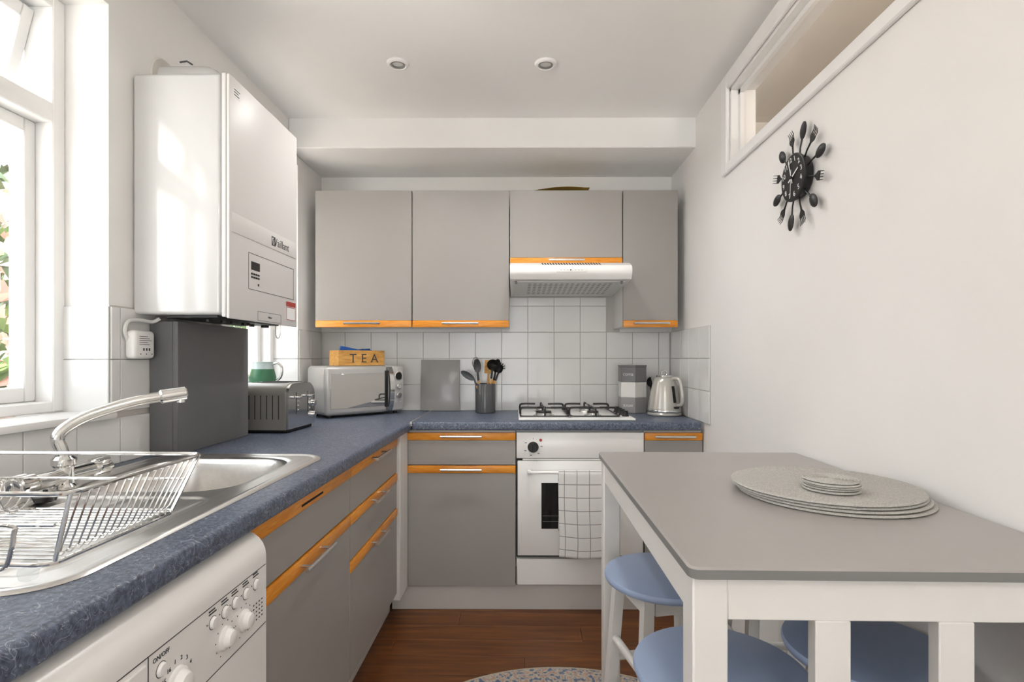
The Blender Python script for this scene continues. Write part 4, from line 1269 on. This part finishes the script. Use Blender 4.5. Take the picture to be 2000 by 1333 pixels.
def utensil(kind, label, dx, dy, lean, yaw, ln, mat_head):
    # lean: tilt in the picture plane in degrees, to the right positive
    root = thing('kitchen_utensil', label, 'utensil', (ppx + dx, ppy + dy, CT + 0.012), local=True, back=True, group='utensils in the pot')
    T = Matrix.Rotation(R(lean), 4, 'Y') @ Matrix.Rotation(R(yaw), 4, 'X')
    H0 = Matrix.Translation((0, 0, ln))
    part('handle', MB().tube([(0, 0, 0), (0, 0, 0.05), (0, 0, ln * 0.7), (0, 0, ln * 0.84)], [0.006, 0.0065, 0.006, 0.0045], 10).xf(T), 'light_wood' if kind != 'fishslice' else 'dark_plastic', root)
    h = MB().tube([(0, 0, ln * 0.80), (0, 0, ln * 0.83), (0, 0, ln + 0.004)], [0.0055, 0.006, 0.0042], 10)
    if kind == 'spoon':
        h.tube([(0, 0, ln - 0.02), (0, 0, ln + 0.004)], 0.0048, 8); blade(h, None, 0.042, 0.078, 0.003, H0, 0.010)
    elif kind == 'whisk':
        for k in range(6):
            a = PI * k / 6
            h.tube(smooth_path([(0, 0, ln), (0.022 * math.cos(a), 0.022 * math.sin(a), ln + 0.045), (0.012 * math.cos(a), 0.012 * math.sin(a), ln + 0.078), (0, 0, ln + 0.084)], 4), 0.0011, 5)
            h.tube(smooth_path([(0, 0, ln), (-0.022 * math.cos(a), -0.022 * math.sin(a), ln + 0.045), (-0.012 * math.cos(a), -0.012 * math.sin(a), ln + 0.078), (0, 0, ln + 0.084)], 4), 0.0011, 5)
    elif kind == 'spatula':
        h.tube([(0, 0, ln - 0.02), (0, 0, ln + 0.01)], 0.0048, 8); h.rbox(-0.024, 0.024, -0.003, 0.003, ln, ln + 0.075, 0.0028, 2)
    elif kind == 'turner':
        blade(h, None, 0.036, 0.088, 0.004, Matrix.Translation((0, 0, ln - 0.004)) @ Matrix.Rotation(R(-36), 4, 'Y'), 0.004)
    elif kind == 'ladle':
        h.tube([(0, 0, ln - 0.02), (0, 0, ln + 0.01)], 0.0048, 8); blade(h, None, 0.066, 0.062, 0.003, H0, 0.026, 18)
    elif kind == 'server':
        h.tube([(0, 0, ln - 0.02), (0, 0, ln + 0.01)], 0.0048, 8); blade(h, None, 0.036, 0.05, 0.003, H0, 0.010)
        for k in range(6):
            a = R(-70 + 28 * k)
            h.tube([(0.016 * math.sin(a), 0, ln + 0.025 + 0.022 * math.cos(a)), (0.027 * math.sin(a), -0.004, ln + 0.025 + 0.034 * math.cos(a)), (0.027 * math.sin(a), -0.016, ln + 0.025 + 0.036 * math.cos(a))], 0.0024, 6)
    part('head', h.xf(T), mat_head, root)
utensil('turner', 'dark nylon spatula leaning far out towards the chopping board', 0.008, -0.024, -21, 4, 0.188, 'dark_plastic')
utensil('whisk', 'wire whisk standing in the utensil pot', -0.022, 0.02, -7, -3, 0.215, 'steel')
utensil('spoon', 'dark nylon serving spoon standing beside the wire whisk', -0.022, -0.012, -5, 2, 0.21, 'dark_plastic')
utensil('spatula', 'wooden spatula standing upright in the utensil pot', 0.006, 0.012, 3, -2, 0.205, 'light_wood')
utensil('ladle', 'black ladle at the front of the utensil pot', 0.012, -0.014, 7, 3, 0.225, 'black')
utensil('spoon', 'dark nylon spoon between the black ladle and the pasta server', 0.010, 0.014, 12, -2, 0.215, 'black')
utensil('server', 'black toothed pasta server leaning out of the pot towards the hob', -0.008, 0.0, 21, 0, 0.222, 'black')

# canisters
cnx, cny = 0.609, 3.01
for k, (m, tx_, ik, lb) in enumerate((('tin_mid', 'SUGAR', 'white_ink', 'mid grey SUGAR canister, bottom of the stack beside the kettle'),
                                      ('tin_white', 'TEA', 'tin_mid', 'white canister in the middle of the stack beside the kettle'),
                                      ('tin_dark', 'COFFEE', 'white_ink', 'dark grey COFFEE canister with lid, top of the stack'))):
    h = 0.0845
    zb_ = CT + 0.001 + k * (h + 0.0006)
    r = thing('canister', lb, 'canister', (cnx, cny, zb_), rz=R(-90.3), local=True, group='stacked canisters', back=True)
    # six-sided tin
    hx = [(0.08 * math.cos(R(60 * i)), 0.08 * math.sin(R(60 * i))) for i in range(6)]
    b = MB()
    b.v += [Vector((x * s, y * s, z)) for s, z in ((0.97, 0), (1, 0.003), (1, h - 0.003), (0.97, h)) for x, y in hx]
    for i in range(3):
        b.f += [[i * 6 + j, i * 6 + (j + 1) % 6, (i + 1) * 6 + (j + 1) % 6, (i + 1) * 6 + j] for j in range(6)]
    b.f += [[5, 4, 3, 2, 1, 0], [18, 19, 20, 21, 22, 23]]
    part('tin', b, m, r, smooth=False)
    if k == 2:
        l2 = MB()
        l2.v += [Vector((x * 1.03, y * 1.03, z)) for z in (h, h + 0.009) for x, y in hx]
        l2.f += [[j, (j + 1) % 6, 6 + (j + 1) % 6, 6 + j] for j in range(6)] + [[5, 4, 3, 2, 1, 0], [6, 7, 8, 9, 10, 11]]
        part('lid', l2, 'tin_dark', r, smooth=False)
    # lettering on the side facing the room
    a = R(-30)
    nrm = Vector((math.cos(a), math.sin(a), 0))
    o_ = nrm * (0.08 * math.cos(R(30)) + 0.0003) + Vector((0, 0, h * 0.48))
    if k != 1:
        part('lettering', text_mb(tx_, 0.0175, frame_mtx(o_, Vector((0, 0, 1)).cross(nrm), (0, 0, 1))), ik, r, smooth=False)

# kettle
kt = thing('kettle', 'pearl grey cone-shaped electric kettle in the worktop corner', 'kettle', (0.744, 2.875, CT + 0.001), local=True)
part('base', MB().lathe([(0.082, 0), (0.088, 0.003), (0.089, 0.010), (0.085, 0.016), (0, 0.017)], 44), 'kettle', kt)
part('body', MB().lathe([(0.084, 0.0175), (0.086, 0.024), (0.085, 0.04), (0.072, 0.12), (0.060, 0.175), (0.052, 0.196), (0.040, 0.204), (0, 0.206)], 44), 'kettle', kt)
part('chrome_band', MB().lathe([(0.0862, 0.019), (0.0872, 0.022), (0.0868, 0.030), (0.0858, 0.032)], 44, None, True), 'chrome', kt)
part('lid', MB().lathe([(0.044, 0.203), (0.040, 0.211), (0.02, 0.217), (0, 0.218)], 32), 'chrome', kt)
part('lid_knob', MB().tube(smooth_path([(-0.014, 0, 0.215), (-0.012, 0, 0.230), (0, 0, 0.236), (0.012, 0, 0.230), (0.014, 0, 0.215)], 4), 0.0045, 8), 'chrome', kt)
part('spout', MB().add([(-0.05, 0.018, 0.195), (-0.05, -0.018, 0.195), (-0.082, 0.0, 0.198), (-0.058, 0.014, 0.15), (-0.058, -0.014, 0.15), (-0.066, 0, 0.152)], [(0, 1, 2), (0, 2, 5, 3), (2, 1, 4, 5), (3, 5, 4)]).xf(Matrix.Rotation(R(-45), 4, 'Z')), 'kettle', kt)
KR = Matrix.Rotation(R(-52), 4, 'Z')
part('handle', MB().tube(smooth_path([(0.052, 0, 0.192), (0.075, 0, 0.196), (0.098, 0, 0.182), (0.110, 0, 0.13), (0.112, 0, 0.085), (0.104, 0, 0.062), (0.082, 0, 0.056)], 5), 0.0105, 12).xf(KR), 'kettle', kt)
part('gauge', MB().tube([(0.0815, 0, 0.07), (0.0655, 0, 0.155)], 0.008, 8).xf(Matrix.Rotation(R(-64), 4, 'Z')), 'oven_glass', kt, label='dark water gauge')
part('switch', MB().rbox(0.078, 0.10, -0.012, 0.012, 0.04, 0.05, 0.003, 2).xf(Matrix.Rotation(R(-62), 4, 'Z')), 'black', kt)
# black spoon behind kettle
bs = MB().tube([(0, 0, 0), (0, 0, 0.14)], 0.004, 8)
blade(bs, None, 0.046, 0.058, 0.004, Matrix.Translation((0, 0, 0.135)), 0.012)
bs.xf(Matrix.Rotation(R(-8), 4, 'X'))
single('black_spoon', bs, 'black', 'black spoon leaning on the tiles between canisters and kettle', 'spoon', (0.735, YB - 0.044, CT + 0.003), local=True, back=True)

# jug on the far sill
jg = thing('sill_jug', 'green and pale glazed jug with looped handle on the small window sill', 'jug', (-1.23, 2.50, SILL), local=True)
part('body', MB().lathe([(0.0, 0.002), (0.042, 0), (0.055, 0.02), (0.06, 0.06), (0.05, 0.10), (0.046, 0.103), (0.054, 0.06), (0.048, 0.022), (0, 0.01)], 30), 'jug_green', jg)
part('neck', MB().lathe([(0.0505, 0.099), (0.046, 0.118), (0.05, 0.132), (0.047, 0.133), (0.043, 0.118), (0.046, 0.104)], 30, None, True), 'jug_pale', jg)
part('handle', MB().tube(smooth_path([(0.046, 0, 0.122), (0.075, 0, 0.126), (0.092, 0, 0.10), (0.085, 0, 0.06), (0.058, 0, 0.04)], 5), 0.006, 10), 'chrome', jg)

# ================================================================== CEILING LIGHTS
for k, (x, y, lb) in enumerate(((-0.514, 2.175, 'round white recessed ceiling spotlight towards the window wall'), (0.087, 2.19, 'round white recessed ceiling spotlight towards the fanlight wall'))):
    dl = thing('ceiling_spotlight', lb, 'ceiling light', (x, y, ZC), local=True, group='recessed spotlights')
    part('bezel', MB().lathe([(0.030, -0.001), (0.030, -0.008), (0.034, -0.011), (0.042, -0.008), (0.045, -0.001), (0.045, 0.0)], 36, None, True), 'gloss_paint', dl)
    part('inner_ring', MB().lathe([(0.0235, -0.002), (0.0235, -0.0085), (0.029, -0.0085), (0.029, -0.002)], 32, None, True), 'tin_mid', dl)
    sl_ = bpy.data.lights.new('spotlight_fill', 'SPOT')  # added fill light; the spotlights themselves look switched off
    sl_.energy = 16
    sl_.spot_size = R(160)
    sl_.spot_blend = 1.0
    sl_.shadow_soft_size = 0.06
    sl_.color = (1, 0.99, 0.97)
    slo = bpy.data.objects.new('spotlight_fill', sl_)
    COL.objects.link(slo)
    slo.location = (x, y, ZC - 0.014)
    part('lens', MB().lathe([(0.0, -0.006), (0.012, -0.0055), (0.023, -0.003), (0.023, -0.001), (0, -0.001)], 28), 'lamp_glass', dl)

# ================================================================== WALL CLOCK
ck = thing('wall_clock', 'black wall clock ringed by forks and spoons on the right wall', 'clock', (XR, 1.662, 1.762), local=True)
# local picture frame: right = -y, up = z, out = -x
CM = frame_mtx((0, 0, 0), (0, -1, 0), (0, 0, 1))
CM = Matrix(((0, 0, -1, 0), (-1, 0, 0, 0), (0, 1, 0, 0), (0, 0, 0, 1)))   # (r,u,n) -> (x,y,z)
CM = CM @ Matrix.Rotation(R(14), 4, 'Z')
part('case', MB().lathe([(0.0, 0.002), (0.06, 0.002), (0.064, 0.006), (0.068, 0.026), (0.072, 0.028), (0.072, 0.033), (0.069, 0.034), (0, 0.034)], 44, CM), 'black', ck)
dial = part('dial', MB().lathe([(0.0685, 0.034), (0.0685, 0.0345), (0, 0.0345)], 44, CM), 'black', ck)
for h in range(1, 13):
    a = R(90 - 30 * h)
    part('numeral', text_mb(str(h), 0.023, CM @ Matrix.Translation((0.055 * math.cos(a), 0.055 * math.sin(a), 0.035))), 'white_ink', dial, smooth=False)
def hand(name, ang, ln, w, tail, z, m='white_ink'):
    b = MB().box(-w / 2, w / 2, -tail, ln, z, z + 0.0008)
    part(name, b.xf(CM @ Matrix.Rotation(R(-ang - 14), 4, 'Z')), m, ck)
hand('hour_hand', 64, 0.042, 0.0045, 0.022, 0.0365)
hand('minute_hand', -18, 0.056, 0.0035, 0.02, 0.0378)
hand('second_hand', 184, 0.06, 0.0015, 0.024, 0.039)
part('hand_cap', MB().lathe([(0.005, 0.035), (0.005, 0.041), (0, 0.0415)], 16, CM), 'black', ck)
for h in range(12):
    T = CM @ Matrix.Rotation(R(-30 * h), 4, 'Z') @ Matrix.Translation((0, 0, 0.02))
    b = MB()
    b.tube([(0, 0.055, 0), (0, 0.085, 0.002), (0, 0.112, 0.0)], [0.0028, 0.0024, 0.003], 8)
    if h % 2:
        vs = MB()
        blade(vs, None, 0.033, 0.052, 0.0025, Matrix.Identity(4), -0.006)
        b.merge(vs.xf(Matrix.Translation((0, 0.108, 0)) @ Matrix(((1, 0, 0, 0), (0, 0, 1, 0), (0, -1, 0, 0), (0, 0, 0, 1)))))
    else:
        b.add([(-0.003, 0.108, -0.001), (0.003, 0.108, -0.001), (0.0135, 0.122, -0.001), (0.0135, 0.132, -0.001), (-0.0135, 0.132, -0.001), (-0.0135, 0.122, -0.001),
               (-0.003, 0.108, 0.0015), (0.003, 0.108, 0.0015), (0.0135, 0.122, 0.0015), (0.0135, 0.132, 0.0015), (-0.0135, 0.132, 0.0015), (-0.0135, 0.122, 0.0015)],
              [(5, 4, 3, 2, 1, 0), (6, 7, 8, 9, 10, 11)] + [(i, (i + 1) % 6, 6 + (i + 1) % 6, 6 + i) for i in range(6)])
        for q in range(4):
            xx = -0.0120 + q * 0.008
            b.tube([(xx, 0.130, 0), (xx, 0.145, -0.001), (xx, 0.157, 0.003)], [0.0014, 0.0013, 0.0008], 6)
    part('spoon' if h % 2 else 'fork', b.xf(T), 'black', ck)

# ================================================================== TABLE, STOOLS, MATS
TX0, TX1, TY0, TY1, TZ = 0.233, 0.846, 0.762, 1.70, 0.915
tab = thing('bar_table', 'white bar table with a grey top against the right wall', 'table', ((TX0 + TX1) / 2, (TY0 + TY1) / 2, 0))
tt = MB()
o1 = rrect(TX0, TX1, TY0, TY1, 0.014, 6)
o2 = rrect(TX0 + 0.003, TX1 - 0.003, TY0 + 0.003, TY1 - 0.003, 0.012, 6)
n_ = len(o1)
for pts, z in ((o1, TZ - 0.0035), (o1, TZ - 0.003), (o2, TZ)):
    tt.v += [Vector((a, b, z)) for a, b in pts]
for i in range(2):
    tt.f += [[i * n_ + k, i * n_ + (k + 1) % n_, (i + 1) * n_ + (k + 1) % n_, (i + 1) * n_ + k] for k in range(n_)]
tt.f += [list(reversed(range(n_))), list(range(2 * n_, 3 * n_))]
part('top', tt, 'table_top', tab, ang=25)
tt = MB()
for pts, z in ((o2, TZ - 0.018), (o1, TZ - 0.016), (o1, TZ - 0.0035)):
    tt.v += [Vector((a, b, z)) for a, b in pts]
for i in range(2):
    tt.f += [[i * n_ + k, i * n_ + (k + 1) % n_, (i + 1) * n_ + (k + 1) % n_, (i + 1) * n_ + k] for k in range(n_)]
tt.f += [list(reversed(range(n_)))]
part('edge_band', tt, 'table_edge', tab, label='darker grey table edge', ang=25)
zA = TZ - 0.0182
lw = 0.05
lx0, ly0, lx1, ly1 = TX0 + 0.008, TY0 + 0.012, TX1 - 0.008, TY1 - 0.012
for a in (lx0, lx1 - lw):
    for b in (ly0, ly1 - lw):
        part('leg', MB().rbox(a, a + lw, b, b + lw, 0 if (a > 0.5 and b < 1) else 0.0055, zA, 0.0025, 1), 'table_white', tab)
ah = 0.062
part('apron', MB().rbox(lx0 + lw, lx1 - lw, ly0 + 0.002, ly0 + 0.022, zA - ah, zA, 0.0015, 1), 'table_white', tab)
part('apron', MB().rbox(lx0 + lw, lx1 - lw, ly1 - 0.022, ly1 - 0.002, zA - ah, zA, 0.0015, 1), 'table_white', tab)
part('apron', MB().rbox(lx0 + 0.002, lx0 + 0.022, ly0 + lw, ly1 - lw, zA - ah, zA, 0.0015, 1), 'table_white', tab)
part('apron', MB().rbox(lx1 - 0.022, lx1 - 0.002, ly0 + lw, ly1 - lw, zA - ah, zA, 0.0015, 1), 'table_white', tab)
for pxs in (0.415, 0.588):
    part('end_post', MB().rbox(pxs, pxs + lw, ly0 + 0.001, ly0 + 0.024, 0.10, zA - ah + 0.0005, 0.002, 1), 'table_white', tab)
part('end_rail', MB().rbox(lx0 + lw, lx1 - lw, ly0 + 0.001, ly0 + 0.024, 0.06, 0.10, 0.0015, 1), 'table_white', tab)

def stool(loc, rz, label):
    s = thing('bar_stool', label, 'stool', (*loc, 0.0055), rz=rz, local=True, group='blue and white stools')
    h = 0.63
    part('seat', MB().lathe([(0.0, h - 0.02), (0.150, h - 0.02), (0.155, h - 0.017), (0.1575, h - 0.011), (0.1575, h - 0.006), (0.155, h - 0.001), (0.150, h), (0.0, h)], 56), 'stool_blue', s, label='blue painted round seat')
    A = 0.1
    Bq = 0.126
    for sx in (-1, 1):
        for sy in (-1, 1):
            q = MB()
            t = 0.0135
            q.v += [Vector((sx * c0 + dx * t, sy * c0 + dy * t, z)) for c0, z in ((Bq, 0), (A - 0.01, h - 0.0205)) for dx, dy in ((-1, -1), (1, -1), (1, 1), (-1, 1))]
            q.f += [[0, 3, 2, 1], [4, 5, 6, 7]] + [[i, (i + 1) % 4, 4 + (i + 1) % 4, 4 + i] for i in range(4)]
            part('leg', q, 'table_white', s, smooth=False)
    for i in range(4):
        r_ = Matrix.Rotation(R(90 * i), 4, 'Z')
        part('apron', MB().rbox(-A + 0.028, A - 0.028, A - 0.018, A - 0.002, h - 0.065, h - 0.0205, 0.001, 1).xf(r_), 'table_white', s)
        zz = 0.42 if i % 2 else 0.36
        c0 = Bq + (A - 0.01 - Bq) * zz / h
        part('stretcher', MB().cyl(r_ @ Vector((-c0, c0, zz)), r_ @ Vector((c0, c0, zz)), 0.011, n=14), 'table_white', s)
    return s
stool((0.374, 1.445), R(12), 'white stool with blue round seat between the oven and the other stools')
stool((0.364, 1.01), R(14), 'white stool with blue round seat in the corner behind the white table leg')
stool((0.688, 1.09), R(3), 'white stool with blue round seat against the wall behind the end posts')
stool((0.688, 1.49), R(-3), 'white stool with its seat hidden under the far end of the table by the wall')

# placemats and coasters
def mat_disc(r, th, rings):
    pr = [(0.0, 0)]
    pr.append((r - 0.003, 0)); pr.append((r, th * 0.35))
    for k in range(rings, 0, -1):
        r1 = r * (k) / rings
        r0 = r * (k - 1) / rings
        pr.append((r1 - (r1 - r0) * 0.12, th - 0.0022 if k < rings else th * 0.7))
        pr.append(((r0 + r1) / 2, th))
    pr.append((0.0, th))
    return MB().lathe(pr, 72)
pm = mat_disc(0.184, 0.0055, 20)
for k, (dx, dy, lb) in enumerate(((0.004, -0.006, 'round woven grey placemat at the bottom of the pile'), (0.0, 0.0, 'round woven grey placemat second from the bottom of the pile'),
                                  (-0.006, 0.004, 'round woven grey placemat second from the top of the pile'), (-0.008, 0.003, 'round woven grey placemat on top of the pile under the coasters'))):
    b = MB().merge(pm)
    single('placemat', b, 'woven', lb, 'placemat', (0.658 + dx, 1.185 + dy, TZ + 0.0006 + k * 0.0060), local=True, group='placemats on the table', ang=60)
cm_ = mat_disc(0.053, 0.0042, 9)
for k in range(5):
    single('coaster', MB().merge(cm_), 'woven', ['round woven grey coaster at the bottom of the small pile', 'round woven grey coaster second from the bottom of the small pile', 'round woven grey coaster in the middle of the small pile', 'round woven grey coaster second from the top of the small pile', 'round woven grey coaster on top of the small pile'][k], 'coaster',
           (0.634 + 0.002 * ((k * 7) % 3 - 1), 1.125 + 0.002 * ((k * 5) % 3 - 1), TZ + 0.0248 + k * 0.0047), local=True, group='coasters on the placemats', ang=60)

# rug
rg = thing('round_rug', 'round faded blue and beige patterned rug on the floorboards', 'rug', (0.136, 1.42, 0.0005), local=True)
part('pile', MB().lathe([(0, 0.0), (0.672, 0.0), (0.672, 0.0045), (0, 0.0048)], 96), 'rug', rg, ang=60)
part('binding', MB().lathe([(0.672, 0.0), (0.681, 0.0005), (0.683, 0.002), (0.680, 0.0048), (0.672, 0.005)], 96, None, True), 'rug_edge', rg, ang=60)

# ================================================================== ADDED FILL LAMP (unseen, behind the camera) AND PLUG
M['opal'] = mat('fill_globe_glow', (250, 246, 238), 0.3, noise=0.005)
_b = M['opal'].node_tree.nodes['Principled BSDF']
_b.inputs['Emission Color'].default_value = (1, 0.96, 0.9, 1)
_b.inputs['Emission Strength'].default_value = 13
pl_ = thing('fill_lamp', 'added opal globe fill lamp hanging unseen behind the camera', 'lamp', (0.2, -0.6, 2.0), local=True)
part('globe', MB().lathe([(0.0, 0.0)] + [(0.12 * math.sin(R(a)), 0.12 - 0.12 * math.cos(R(a))) for a in range(10, 171, 10)] + [(0.02, 0.239)], 36), 'opal', pl_)
part('stem', MB().cyl((0, 0, 0.236), (0, 0, ZC - 2.0 - 0.02), 0.006), 'steel', pl_)
part('ceiling_rose', MB().lathe([(0.02, 0), (0.05, 0.012), (0.055, 0.02)], 28, Matrix.Translation((0, 0, ZC - 2.0 - 0.0205))), 'steel', pl_)
single('sink_plug', MB().lathe([(0.0, 0.0), (0.018, 0), (0.022, 0.010), (0.024, 0.012), (0.018, 0.015), (0.005, 0.016), (0.004, 0.024), (0, 0.025)], 24), 'black', 'black rubber sink plug lying on the drainer under the tap', 'sink plug', (-1.0, 1.10, CT + 0.004), local=True)
